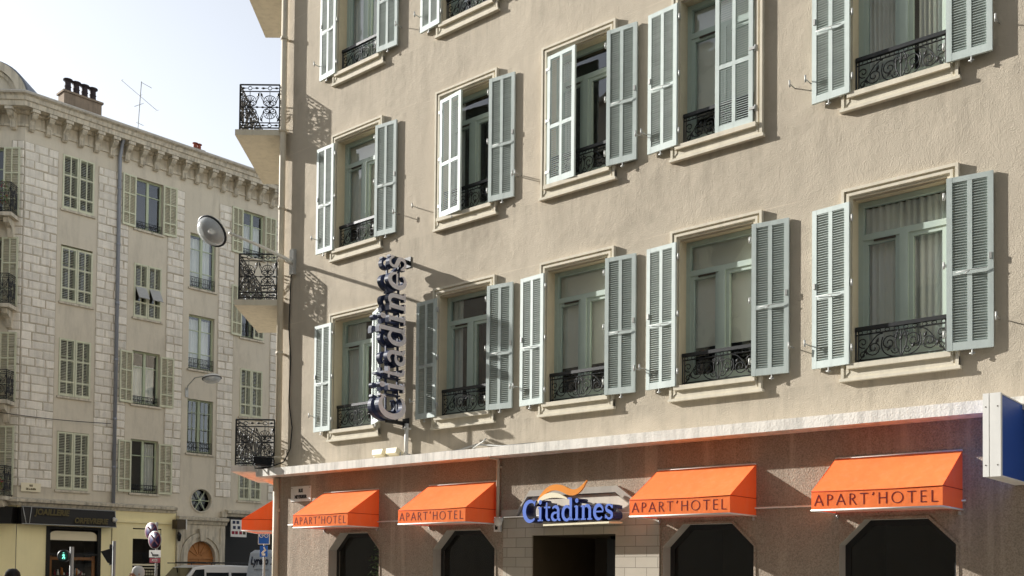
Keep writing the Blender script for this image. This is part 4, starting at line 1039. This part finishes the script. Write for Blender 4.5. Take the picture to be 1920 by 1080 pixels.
for i in range(26):
    x=14.6+rs.random()*1.3;z=EZ(-.26);h=.05+.22*rs.random();b.lathe([(.02+.03*rs.random(),0),(.035,h*.5),(.015,h*.8),(.025,h)],7,rs.choice((0,0,1,2)),T((x,.2+.3*rs.random(),z)))
b.build('displayed_goods',[m_white,m_red,m_gold],sh1)
b=MB();b.sheet([(16.58,.1),(17.34,.1),(17.34,EZ(1.44)),(18.42,EZ(1.44)),(18.42,.1),(19.0,.1),(19.0,EZ(2.06)),(16.58,EZ(2.06))],-.05);b.box(16.58,18.8,-.11,-.051,EZ(1.62),EZ(1.70));sh2=b.build('yellow_shopfront',m_yellow,corner)
b=MB();b.box(17.345,18.415,-.02,.06,EZ(1.06),EZ(1.40));b.build('blind_box',m_yellow,sh2)
b=MB();b.sheet([(17.34,.1),(18.42,.1),(18.42,EZ(1.06)),(17.34,EZ(1.06))],.10);b.build('pane',m_dglass,sh2)
b=MB();vs=[(px,py,pz) for py in (-.049,1.3) for px,pz in ((17.34,.1),(18.42,.1),(18.42,EZ(1.44)),(17.34,EZ(1.44)))];b.add(vs,[(4,5,6,7),(0,1,5,4),(3,2,6,7),(0,4,7,3),(1,5,6,2)]);b.build('shop_interior',m_room,sh2)
b=MB()
for j in range(5):
    for i in range(9):
        x=17.42+i*.105;z=EZ(-.06)-j*.11;b.box(x,x+.08,.13,.135,z-.08,z)
b.build('price_cards',m_cream,sh2)
b=MB();b.box(17.36,18.40,.085,.098,EZ(.10),EZ(.16));b.box(17.36,18.40,.085,.098,EZ(.0),EZ(.03));b.build('shelf_edge',m_cream,sh2)
# doorway
b=MB();DC=20.03;ar=lambda r,n=20:[(DC+r*math.cos(PI*i/n),EZ(.44)+r*math.sin(PI*i/n)*1.04) for i in range(n+1)]
outer=[(19.02,.1),(19.02,EZ(1.93)),(21.02,EZ(1.93)),(21.02,.1),(20.92,.1)]+[(20.92,EZ(.44))]+[(p[0],p[1]) for p in ar(.89)][1:-1]+[(19.14,EZ(.44)),(19.14,.1)]
b.prism(outer,-.10,.05)
b.prism([(20.91,.1),(20.91,EZ(.44))]+ar(.88)[1:-1]+[(19.15,EZ(.44)),(19.15,.1),(19.30,.1),(19.30,EZ(.44))]+ar(.73)[::-1][1:-1]+[(20.76,EZ(.44)),(20.76,.1)],-.17,.05)
b.prism([(20.755,.1),(20.755,EZ(.44))]+ar(.725)[1:-1]+[(19.305,EZ(.44)),(19.305,.1),(19.45,.1),(19.45,EZ(.44))]+ar(.58)[::-1][1:-1]+[(20.61,EZ(.44)),(20.61,.1)],-.12,.2)
b.hexa([(DC-.10,-.22,EZ(1.04)),(DC+.10,-.22,EZ(1.04)),(DC+.10,-.05,EZ(1.04)),(DC-.10,-.05,EZ(1.04)),(DC-.17,-.26,EZ(1.50)),(DC+.17,-.26,EZ(1.50)),(DC+.17,-.05,EZ(1.50)),(DC-.17,-.05,EZ(1.50))])
for x in (19.02,20.80):b.box(x,x+.20,-.14,-.10,.1,EZ(1.55))
sweep(b,[(18.98,-.10),(21.06,-.10)],[(0,EZ(1.66)),(.06,EZ(1.67)),(.10,EZ(1.78)),(.22,EZ(1.82)),(.24,EZ(1.92)),(0,EZ(1.96))])
dw=b.build('doorway',m_lstone,corner)
b=MB();b.prism([(19.45,.1),(20.61,.1),(20.61,EZ(.44))]+ar(.58)[1:-1]+[(19.45,EZ(.44))],.08,.16)
b.box(19.45,20.61,.03,.08,EZ(.37),EZ(.45));b.box(DC-.025,DC+.025,.05,.08,.1,EZ(.37))
for k in range(1,6):
    a=PI*k/6;b.bar((DC+.1*math.cos(a),.065,EZ(.45)+.1*math.sin(a)),(DC+.55*math.cos(a),.065,EZ(.45)+.57*math.sin(a)),.035,.03,up=(0,1,0))
for q in (0,1):
    x=19.50+q*.57
    for z0_,z1_ in ((.02,.32),(-.5,-.06),(-1.4,-.6)):b.ringprof(x,x+.46,EZ(z0_),EZ(z1_),[(0,.08),(.0,.05),(.04,.05),(.06,.07),(.12,.06)])
b.build('wooden_door',m_wood,dw)
# oculus
b=MB();M=T((20.04,0,EZ(2.58)))@RX(PI/2)
b.lathe([(.42,-.0),(.42,.03),(.47,.035),(.47,-.0)],28,0,M,cap=False);b.lathe([(.42,.0),(.42,-.2)],28,0,M,cap=False)
b.lathe([(.0,-.2),(.42,-.2)],28,1,M)
for k in range(3):
    a=PI*k/3;b.bar((20.04-.42*math.cos(a),.1,EZ(2.58)-.42*math.sin(a)),(20.04+.42*math.cos(a),.1,EZ(2.58)+.42*math.sin(a)),.03,.03,2,up=(0,1,0))
b.lathe([(.06,.0),(.06,.03)],12,2,T((20.04,.1,EZ(2.58)))@RX(PI/2));b.build('round_window',[m_lplas,m_carglass,m_lsash],corner)
# dark shop to the right
b=MB();b.sheet([(21.03,.1),(LXR,.1),(LXR,EZ(2.06)),(21.03,EZ(2.06))],.5);b.box(21.03,21.16,-.02,.5,.1,EZ(1.9));b.box(21.16,LXR,-.02,.3,EZ(1.90),EZ(2.06));b.build('dark_shopfront',m_black,corner)
b=MB();sweep(b,[(21.1,-.02),(24.5,-.02)],[(0,EZ(2.10)),(.1,EZ(2.11)),(.16,EZ(2.2)),(.2,EZ(2.30)),(0,EZ(2.33))]) if 0 else b.box(20.85,21.05,-.16,-.001,EZ(1.98),EZ(2.2));b.build('meter_box',m_lstone,corner)
# chimneys
def chimney(u0,u1,v,zt,depth,pots,mpot,pw,ph):
    x0,_=pL(u0,v,-2.2);x1,_=pL(u1,v,-2.2);b=MB();b.box(x0,x1,2.2,2.2+depth,EZ(15.4),EZ(zt));b.box(x0-.05,x1+.05,2.15,2.25+depth,EZ(zt),EZ(zt)+.07)
    ch=b.build('chimney',m_brick,corner)
    for i in range(pots):
        x=x0+(x1-x0)*(i+.75)/(pots+.5);b=MB();b.lathe([(pw,0),(pw*.8,.03),(pw*.72,ph*.45),(pw*.86,ph*.5),(pw*.72,ph*.55),(pw*.7,ph*.9),(pw*1.15,ph*.92),(pw*1.15,ph)],12,0,T((x,2.2+depth/2,EZ(zt)+.07)));b.build('chimney_pot',mpot,ch)
x_,z_=pL(122,182,-2.2);chimney(120,191,190,z_-EYE+.20,.5,4,m_pot,.15,.52)
x_,z_=pL(372,290,-2.2);chimney(364,382,292,z_-EYE+.16,.3,2,m_potred,.10,.26)

# ------------------------------------------------------------------ things on and in front of the corner building
t=thing('shop_sign_band','long black shop sign band in a pale metal frame with two faded gold words','shop sign',LF@T((14.6,-.03,EZ(1.42))))
b=MB();b.hexa([(-1.25,-.40,0),(1.93,-.40,0),(1.93,0,0),(-1.25,0,0),(-1.25,-.30,.56),(1.93,-.30,.58),(1.93,0,.58),(-1.25,0,.56)]);b.build('panel',m_black,t)
b=MB();b.hexa([tuple(LFI@LF@p-Vector((14.6,-.03,0))) for p in [KF@Vector(q) for q in ((0,-.45,0),(KL,-.40,0),(KL,0,0),(0,0,0),(0,-.35,.56),(KL,-.30,.56),(KL,0,.56),(0,0,.56))]]);b.build('corner_panel',m_black,t)
b=MB()
for z,y in ((0,-.41),(.57,-.31)):b.tube([(-1.25,y,z),(1.93,y,z)],.014,5)
b.tube([(-1.12,-.42,.0),(-1.2,-.33,.56)],.012,5);b.tube([(-1.02,-.42,.0),(-.92,-.33,.56)],.012,5);b.tube([(1.93,-.41,0),(1.93,-.31,.57)],.014,5);b.build('frame',m_metal,t)
def sh(mb,tx,x,z,s):
    q=text_mb(tx,s,.002,lambda a,y,h:(x+a+h*.2,-.375-.02+(z+h)*.0+y-(.28-z-h)*.18,z+h),squeeze=.85,bold=.012);mb.add(q.v,q.f)
for a_ in (('JOAILLERIE',-.25,.40,.27),('ORFEVRERIE',1.05,.17,.25)):
    mb=MB();sh(mb,*a_);mb.build('lettering',m_gold2,t)
t=thing('spotlight','small pale spotlight at the right end of the black shop sign band','spotlight',LF@T((16.48,-.35,EZ(1.72))))
b=MB();b.lathe([(.05,-.1),(.06,.06),(.09,.12),(.0,.1)],12,0,RX(R(120))@RZ(.3));b.build('head',m_white,t);b=MB();b.tube([(0,.0,.05),(0,.3,.15)],.015,5);b.build('arm',m_white,t)
plate('street_name_plate','rounded cream street name plate on the stone corner of the far building',LF@T((13.76,-.06,EZ(2.50))),.64,.29,[('RUE',.2,.085),('DE LA BUFFA',.085,.085)],.07,m_gold2,m_cream,screw=False,squeeze=.65)
t=thing('square_projecting_sign','dark brown square box sign beside the arched doorway','sign',LF@T((18.99,-.05,EZ(1.46))))
b=MB();b.box(-.17,.17,-.42,-.06,0,.34);b.build('box',m_brown,t);b=MB();b.box(.175,.21,-.44,-.04,-.02,.36);b.build('edge_panel',m_white,t);b=MB();b.tube([(0,-.1,.17),(0,.0,.17)],.02,5);b.build('bracket',m_iron,t)
t=thing('door_lantern','small dark wall lantern left of the arched doorway','lantern',LF@T((19.02,-.1,EZ(1.0))))
b=MB();b.lathe([(.0,0),(.06,.03),(.09,.22),(.1,.24),(.04,.32),(0,.36)],6,0,T((0,-.16,0)));b.build('body',m_iron,t);b=MB();b.tube([(0,0,.1),(0,-.08,.36),(0,-.16,.36)],.012,5);b.build('arm',m_iron,t)
t=thing('menu_board','white sign board with rows of small coloured squares on the dark shop','sign',LF@T((21.58,-.12,EZ(1.25))))
b=MB();b.box(-.345,.345,-.04,0,0,.66);b.build('board',m_white,t)
b=MB()
for j,row in enumerate(((-.25,-.1,.08,.24),(-.2,.0,.2),(-.22,-.05,.22))):
    for x in row:b.box(x-.06,x+.06,-.045,-.0405,.10+j*.2,.22+j*.2,(1 if j==0 else 0) if x<.1 else 2)
b.build('pictures',[m_navy,m_red,m_brown],t)
t=thing('wall_street_lamp','small oval street lamp on a thin curved arm from the far facade','street lamp',LF@T((19.35,0,EZ(6.6))))
e=atY(390,706,36.2)-(LF@Vector((19.35,0,EZ(6.6))));e=LF.to_3x3().inverted()@e
b=MB();b.tube([(0,0,0),(0,-.1,.22),tuple(e*.4+Vector((0,0,.30))),tuple(e*.8+Vector((0,0,.12))),tuple(e)],.022,6);b.box(-.06,.06,-.04,0,-.2,.15);b.build('arm',m_metal,t)
lamp_head(t,e+Vector((.12,-.05,-.04)),Vector((.85,-.3,.12)),Vector((-.1,-.3,-1)),.33,.22,.15)
x_,z_=pL(258,243,-3)
t=thing('tv_aerial','thin television aerial with several crossed rods on the far roof','aerial',LF@T((x_-.1,3,EZ(15.4))))
b=MB();h=z_-EZ(15.4);top=h+1.95;b.tube([(0,0,0),(.22,0,top)],.018,5);b.build('mast',m_metal,t)
for zf,l,ang,n in ((.985,.5,3,0),(.70,.88,17,3),(.50,.22,-35,3),(.14,.35,0,0)):
    b=MB();M=T((.22*zf*1.0,0,h+1.95*zf))@RZ(.2)@RY(R(ang))
    b.tube([M@Vector((-l if n else 0,0,0)),M@Vector((l,0,0))],.011,4)
    for i in range(n):
        x=-l+2*l*i/(n-1);q=.10+.06*(i%2)
        b.tube([M@Vector((x,-q,0)),M@Vector((x,q,0))],.007,4)
    b.build('boom',m_metal,t)
b=MB()
x0,z0=pL(0,773,.15);x1,z1=pL(209,794,.15);b.tube([(x0+(x1-x0)*i/10,-.12,z0+(z1-z0)*i/10-.05*math.sin(PI*i/10)) for i in range(11)],.012,5)
tag(b.build('facade_cable',m_cable,None,LF),'dark cable running across the stone strip of the far facade to its drainpipe','cable')

# ------------------------------------------------------------------ traffic lights and road signs
def ground(p):return T((p.x,p.y,0))
p=atY(132,1040,22);t=thing('pedestrian_signal','pedestrian signal showing a lit green walking man on a grey pole','traffic light',ground(p))
b=MB();b.tube([(.03,0,0),(.03,0,p.z+.17)],.045,8);b.build('pole',m_pole,t)
b=MB();M=T((-.10,-.08,p.z-.03))@RX(PI/2);b.lathe([(.0,-.06),(.13,-.06),(.13,.05),(.10,.06),(.10,.02),(0,.015)],18,0,M);b.box(-.09,.02,-.03,.04,p.z-.07,p.z+.03);b.build('housing',m_iron,t)
b=MB();g=lambda q,r:b.tube([(-.10+x*.085,-.115,p.z-.03+z*.085) for x,z in q],r,5)
g([(0,.75),(0.01,.85)],.016);g([(0,.5),(.05,-.05)],.014);g([(.05,-.05),(-.25,-.75)],.011);g([(.05,-.05),(.32,-.4),(.28,-.8)],.011);g([(0,.45),(-.3,.1)],.009);g([(0,.45),(.33,.15)],.009);b.build('walking_man',m_green_lamp,t)
p=atY(211,1040,20);t=thing('traffic_light','black hooded traffic light seen from the side on a grey pole','traffic light',ground(p))
b=MB();b.tube([(.03,0,0),(.03,0,p.z+.27)],.035,8);b.build('pole',m_pole,t)
b=MB();z=p.z
b.hexa([(-.06,-.09,z-.16),(0,-.09,z-.18),(0,.09,z-.18),(-.06,.09,z-.16),(-.20,-.09,z+.06),(0,-.09,z+.12),(0,.09,z+.12),(-.20,.09,z+.06)]);b.box(-.02,.0,-.1,.1,z-.2,z+.2);b.build('hood',m_iron,t)
b=MB();b.box(-.05,.0,-.05,.05,z+.125,z+.16);b.box(-.05,.0,-.05,.05,z-.21,z-.185);b.build('bracket',m_white,t)
def disc(mb,r,x,y,z,m=0,th=.008,ang=0):mb.lathe([(0,-th),(r,-th),(r,th),(0,th)],28,m,T((x,y,z))@RZ(ang)@RX(PI/2))
p=atY(290,1003,28);t=thing('no_stopping_sign','pole with two round no stopping signs and tow away plates','road sign',ground(p)@RZ(R(-28)))
b=MB();b.tube([(.05,.03,0),(.05,.03,p.z+.35)],.035,8);b.build('pole',m_pole,t)
for dx,dy,dz in ((-.10,-.02,.10),(.07,-.05,-.14)):
    b=MB();z=p.z+dz;disc(b,.25,dx,dy,z,0);disc(b,.235,dx,dy-.011,z,1,.001);disc(b,.19,dx,dy-.015,z,2,.001)
    for a in (1,-1):b.bar((dx-.135*a,dy-.019,z+.135),(dx+.135*a,dy-.019,z-.135),.04,.003,1,up=(0,1,0))
    b.build('round_sign',[m_metal,m_sred,m_sblue],t)
b=MB();z=p.z-.62;b.box(-.14,.30,-.055,-.04,z,z+.20,0);b.bar((-.02,-.058,z+.06),(.22,-.058,z+.06),.05,.004,1,up=(0,1,0));b.bar((.0,-.058,z+.08),(-.06,-.058,z+.14),.03,.004,1,up=(0,1,0));b.build('tow_plate',[m_white,m_cable],t)
b=MB();b.box(-.12,.28,-.055,-.04,z-.15,z-.02,0);tm=text_mb('ACCES',.09,.001,lambda x,y,h:(.08+x,-.057+y,z-.085+h),squeeze=.8);b.add(tm.v,tm.f,1);b.build('red_plate',[m_red,m_white],t)
p=atY(495,1010,23);t=thing('cycle_route_sign','square blue bicycle sign over a smaller arrow plate on a thin pole','road sign',ground(p)@RZ(R(-6)))
b=MB();b.tube([(.0,.03,0),(.0,.03,p.z+.1)],.028,8);b.build('pole',m_pole,t)
z=p.z-.13
b=MB();b.box(-.135,.135,-.01,.005,z,z+.31,0);b.box(-.12,.12,-.013,-.0101,z+.015,z+.295,1)
for q in (-1,1):b.tube([(q*.058+.042*math.cos(a*PI/8),-.018,z+.20+.042*math.sin(a*PI/8)) for a in range(16)],.007,4,0,True)
for l in (((-.058,.20),(-.02,.26),(.03,.26),(.058,.20)),((-.02,.26),(0,.20),(.03,.26)),((-.058,.2),(0,.2)),((.03,.26),(.04,.285),(.07,.285)),((-.02,.26),(-.03,.28))):b.tube([(x,-.018,z+h) for x,h in l],.006,4)
b.build('bicycle_panel',[m_white,m_blue],t)
b=MB();z-=.28;b.box(-.09,.09,-.01,.005,z,z+.25,1);b.bar((-.04,-.014,z+.05),(.04,-.014,z+.05),.05,.004,0,up=(0,1,0));b.bar((-.045,-.014,z+.07),(.05,-.014,z+.17),.045,.004,0,up=(0,1,0));b.bar((.05,-.014,z+.13),(.0,-.014,z+.22),.03,.004,0,up=(0,1,0));b.build('arrow_plate',[m_white,m_blue],t)

# ------------------------------------------------------------------ vehicles
def vehicle(name,label,mat,L,Wd,H,prof,belt,paint,win_side,front_glass):
    """prof: side outline (x, z) from the rear bottom round to the front bottom; body narrows above the belt line"""
    t=thing(name,label,'van',mat);tw=.86
    def yy(z):return Wd/2*(1-(1-tw)*(z-.35)/(H-.35))
    b=MB();n=len(prof);layers=(-1,-.94,.94,1);vs=[]
    cx=sum(p[0] for p in prof)/n;cz=sum(p[1] for p in prof)/n
    for q in layers:
        k=1 if abs(q)<1 else .965
        for x,z in prof:vs.append((cx+(x-cx)*k,q*yy(z),cz+(z-cz)*k))
    fs=[(i*n+j,i*n+(j+1)%n,(i+1)*n+(j+1)%n,(i+1)*n+j) for i in range(3) for j in range(n)]
    tri=tessellate_polygon([[Vector((x,z,0)) for x,z in prof]])
    fs+=list(tri)+[tuple(3*n+i for i in f[::-1]) for f in tri]
    b.add(vs,fs,0,False);b.build('body',paint,t,bevel=.04)
    for q in (-1,1):
        b=MB()
        for poly in win_side:
            b.prism(poly,0,.012,fn=lambda x,y,z:(x,q*(yy(z)*1.0+.004-y),z))
        b.build('side_window',m_carglass,t)
    b=MB()
    (xa,za),(xb,zb_)=front_glass;wa,wb=yy(za)*.9,yy(zb_)*.86
    dx=.03 if xa>xb else -.03
    b.add([(xa+dx,-wa,za),(xa+dx,wa,za),(xb+dx,wb,zb_),(xb+dx,-wb,zb_)],[(0,1,2,3)]);b.build('windscreen',m_carglass,t)
    for x in (L*.19,L*.80):
        for q in (-1,1):
            b=MB();M=T((x,q*(Wd/2-.10),.32))@RX(PI/2);b.lathe([(.18,-.10),(.30,-.11),(.32,-.06),(.32,.06),(.30,.11),(.18,.10)],22,0,M);w=b.build('wheel',m_rubber,t)
            b=MB();b.lathe([(0,-.08),(.18,-.09),(.19,0),(.18,.09),(0,.08)],18,0,M);b.build('rim',m_metal,w)
    for q in (-1,1):
        fx=max(p[0] for p in prof);b=MB();b.lathe([(0,.03),(.07,.02),(.09,-.02),(0,-.04)],12,0,T((fx-.03,q*Wd*.36,.75))@RY(PI/2));b.build('headlight',m_bulb,t)
        b=MB();b.box(-.01,.04,q*Wd*.43-.05,q*Wd*.43+.05,.75,1.05);b.build('tail_light',m_red,t)
    return t
VH=LF.to_3x3()
x_,z_=pL(332,1066,3.2)
H1=1.84
van=vehicle('small_van','small white van with a dark roof rack parked before the arched doorway',LF@T((x_+3.0,-3.2,0))@RZ(PI),4.15,1.70,H1,
 [(.0,.35),(.0,.9),(.06,1.66),(.2,1.80),(1.4,H1),(2.35,1.83),(2.75,1.76),(3.35,1.10),(3.95,.95),(4.12,.8),(4.15,.35)],.95,m_vanwhite,
 [[(.25,1.1),(1.4,1.1),(1.4,1.58),(.3,1.58)],[(1.5,1.02),(2.35,1.02),(2.35,1.58),(1.5,1.58)],[(2.42,1.02),(3.2,1.07),(2.74,1.67),(2.42,1.69)]],((3.30,1.14),(2.77,1.74)))
b=MB()
for q in (-1,1):
    b.tube([(.25,q*.64,H1+.075),(3.0,q*.64,H1+.05)],.02,6)
    for x in (.3,1.2,2.1):b.tube([(x,q*.64,H1-.03),(x,q*.64,H1+.07)],.015,5)
for x in (.35,.8,1.3,1.8,2.3,2.7):b.tube([(x,-.64,H1+.08),(x,.64,H1+.08)],.018,5)
b.build('roof_rack',m_iron,van)
H2=2.36
o_=6.4;x_,z_=pL(487,1078,o_)
lv=vehicle('delivery_van','tall pale blue grey delivery van with dark company lettering, half hidden behind the hotel corner',LF@T((x_,-o_,0)),5.4,1.95,H2,
 [(.0,.35),(.0,.9),(.05,1.6),(.14,2.24),(.30,2.34),(2.0,H2),(3.9,2.33),(4.2,2.2),(4.75,1.35),(5.3,1.1),(5.4,.7),(5.4,.35)],1.1,m_vangrey,
 [[(4.0,1.25),(4.7,1.25),(4.3,1.95),(4.0,1.95)]],((4.78,1.35),(4.25,2.2)))
rx=lambda z:.05+.1406*(z-1.6)-.014            # the rear doors lean slightly forward
mb=text_mb('Lyreco',.36,.001,lambda x,y,h:(rx(1.97+h),-(x-.16),1.97+h),squeeze=1,bold=.012);mb.build('lettering',m_navy,lv)
b=MB();b.tube([(rx(1.97+.13*math.sin(a)),-(.42+.16*math.cos(a)),1.97+.13*math.sin(a)) for a in [x*.2-1 for x in range(12)]],.02,5);b.build('emblem',m_navy,lv)
mb=text_mb('www.lyreco.com',.12,.001,lambda x,y,h:(rx(1.70+h),-x,1.70+h));mb.build('web_address',m_lpipe,lv)
b=MB();b.bar((.0,0,.6),(.125,0,2.2),.012,.012,up=(0,1,0));b.build('door_seam',m_lpipe,lv)

# ------------------------------------------------------------------ passers-by: heads just above the picture's lower edge
def person(label,mat,h,top,legs,hair_m,cap=False):
    t=thing('person',label,'person',mat);k=h/1.72
    J={'pel':(0,0,.95),'sp':(0,.01,1.15),'ch':(0,0,1.33),'nk':(0,.01,1.47),'hd0':(0,-.01,1.55),'hd':(0,-.02,1.62),'hd2':(0,-.01,1.68)}
    R_={'pel':(.16,.11),'sp':(.145,.10),'ch':(.17,.11),'nk':(.058,.058),'hd0':(.072,.085),'hd':(.076,.095),'hd2':(.06,.075)}
    E_=[('pel','sp'),('sp','ch'),('ch','nk'),('nk','hd0'),('hd0','hd'),('hd','hd2')]
    for q,s in ((-1,'l'),(1,'r')):
        st=.16*q
        for n,p,r in (('sh',(.19*q,.01,1.40),(.06,.06)),('el',(.25*q,.03-.05*q,1.12),(.045,.045)),('wr',(.26*q,-.06-.08*q,.88),(.03,.03)),('ha',(.26*q,-.10-.08*q,.80),(.035,.02)),
                      ('hip',(.09*q,0,.88),(.09,.09)),('kn',(.10*q,-.04+st*.6,.48),(.06,.06)),('an',(.10*q,.03+st,.09),(.042,.045)),('to',(.11*q,-.13+st,.04),(.045,.035))):
            J[n+s]=p;R_[n+s]=r
        E_+=[('ch','sh'+s),('sh'+s,'el'+s),('el'+s,'wr'+s),('wr'+s,'ha'+s),('pel','hip'+s),('hip'+s,'kn'+s),('kn'+s,'an'+s),('an'+s,'to'+s)]
    for s,q in (('l',-1),('r',1)):               # five fingers rooted in the palm
        hx,hy,hz=J['ha'+s]
        for i,(dy,l) in enumerate(((-.03,.055),(-.012,.07),(.006,.068),(.022,.055))):
            J[f'f{i}{s}']=(hx-.004*q,hy+dy,hz-.045);R_[f'f{i}{s}']=(.009,.009);J[f'g{i}{s}']=(hx-.014*q,hy+dy-.006,hz-.045-l);R_[f'g{i}{s}']=(.007,.007)
            E_+=[('ha'+s,f'f{i}{s}'),(f'f{i}{s}',f'g{i}{s}')]
        J['t'+s]=(hx-.02*q,hy-.045,hz-.01);R_['t'+s]=(.010,.010);E_+=[('ha'+s,'t'+s)]
    names=list(J);me=bpy.data.meshes.new('body');me.from_pydata([tuple(c*k for c in J[n]) for n in names],[(names.index(a),names.index(c)) for a,c in E_],[])
    o=bpy.data.objects.new('body',me);COL.objects.link(o)
    m=o.modifiers.new('s','SKIN')
    for n,v in zip(names,me.skin_vertices[0].data):v.radius=tuple(x*k for x in R_[n]);v.use_root=(n=='pel')
    m2=o.modifiers.new('d','SUBSURF');m2.levels=m2.render_levels=2
    dg=bpy.context.evaluated_depsgraph_get();nm=bpy.data.meshes.new_from_object(o.evaluated_get(dg));bpy.data.objects.remove(o)
    o=bpy.data.objects.new('body',nm);COL.objects.link(o);o.parent=t
    nm.materials.clear()
    for q in (m_skin,top,legs,m_iron):nm.materials.append(q)
    for p in nm.polygons:
        c=p.center/k;p.use_smooth=True
        p.material_index=3 if c.z<.10 else 2 if c.z<.96 and abs(c.x)<.2 else 1 if (c.z<1.49 and not(c.z<.9 and abs(c.x)>.2)) else 0
    b=MB()                                        # hair, face
    b.lathe([(.0,.115),(.05,.108),(.085,.07),(.098,.02),(.094,-.03),(.08,-.07)],18,0,T((0,.012*k,1.645*k))@Matrix.Diagonal((.95*k,1.08*k,k,1)))
    b.build('cap' if cap else 'hair',hair_m,t)
    b=MB()
    for q in (-1,1):b.lathe([(0,-.012),(.012,0),(0,.012)],8,1,T((q*.032*k,-.108*k,1.63*k)));b.lathe([(0,-.02),(.014,0),(0,.03)],8,0,T((q*.082*k,-.01*k,1.62*k)))
    b.tube([(0,-.105*k,1.635*k),(0,-.128*k,1.60*k),(0,-.108*k,1.592*k)],[.008,.014,.008],6,0);b.tube([(-.022*k,-.104*k,1.565*k),(0,-.11*k,1.563*k),(.022*k,-.104*k,1.565*k)],.006,5,2);b.build('face',[m_skin,m_hair,m_potred],t)
    return t
p=atY(24,1068,12);person('pedestrian with short dark hair in a dark jacket near the far left edge',T((p.x,p.y,0))@RZ(.5),1.645,m_cloth1,m_cloth2,m_hair)
p=atY(258,1064,16.5);person('pedestrian in a pale grey cap and coat in front of the yellow shopfront',T((p.x,p.y,.0))@RZ(-.8),1.70,m_grey,m_cloth2,m_grey,True)

# ------------------------------------------------------------------ the houses across the street, behind the photographer
opp=thing('opposite_building','plain beige house front across the street, reflected in the hotel windows','building',MF@T((0,-16.5,0))@RZ(PI))
oh=[]
for i in range(14):
    for j in range(4):oh.append((-24+i*3.0,4.6+j*3.3))
b=MB();b.sheet([(-27,.1),(130,.1),(130,18.2),(-27,18.2)],0,holes=[[(x,z),(x+1.1,z),(x+1.1,z+2),(x,z+2)] for x,z in oh])  # unseen; raised and lengthened to block sky light and darken window reflections
b.box(-27,130,-.35,0.0,18.2,18.6);b.add([(-27,0,.1),(-27,10,.1),(-27,10,18.2),(-27,0,18.2)],[(0,1,2,3)]);b.add([(130,0,.1),(130,10,.1),(130,10,18.2),(130,0,18.2)],[(0,1,2,3)]);b.add([(-27,0,18.59),(130,0,18.59),(130,10,18.59),(-27,10,18.59)],[(0,1,2,3)])
b.build('wall',m_lplas,opp)
b=MB();b.ringprof(0,1.1,0,2.0,[(0,0),(0,.2),(.07,.2)]);b.add([(0,.22,0),(1.1,.22,0),(1.1,.22,2),(0,.22,2)],[(0,1,2,3)],1);b.box(-.5,-.02,-.05,-.01,0,2,2);b.box(1.12,1.6,-.05,-.01,0,2,2)
ow=b.build('window',[m_trim,m_carglass,m_lshut],opp)
for i,(x,z) in enumerate(oh):
    o=ow if i==0 else copy_tree(ow,opp);o.matrix_local=T((x,0,z))
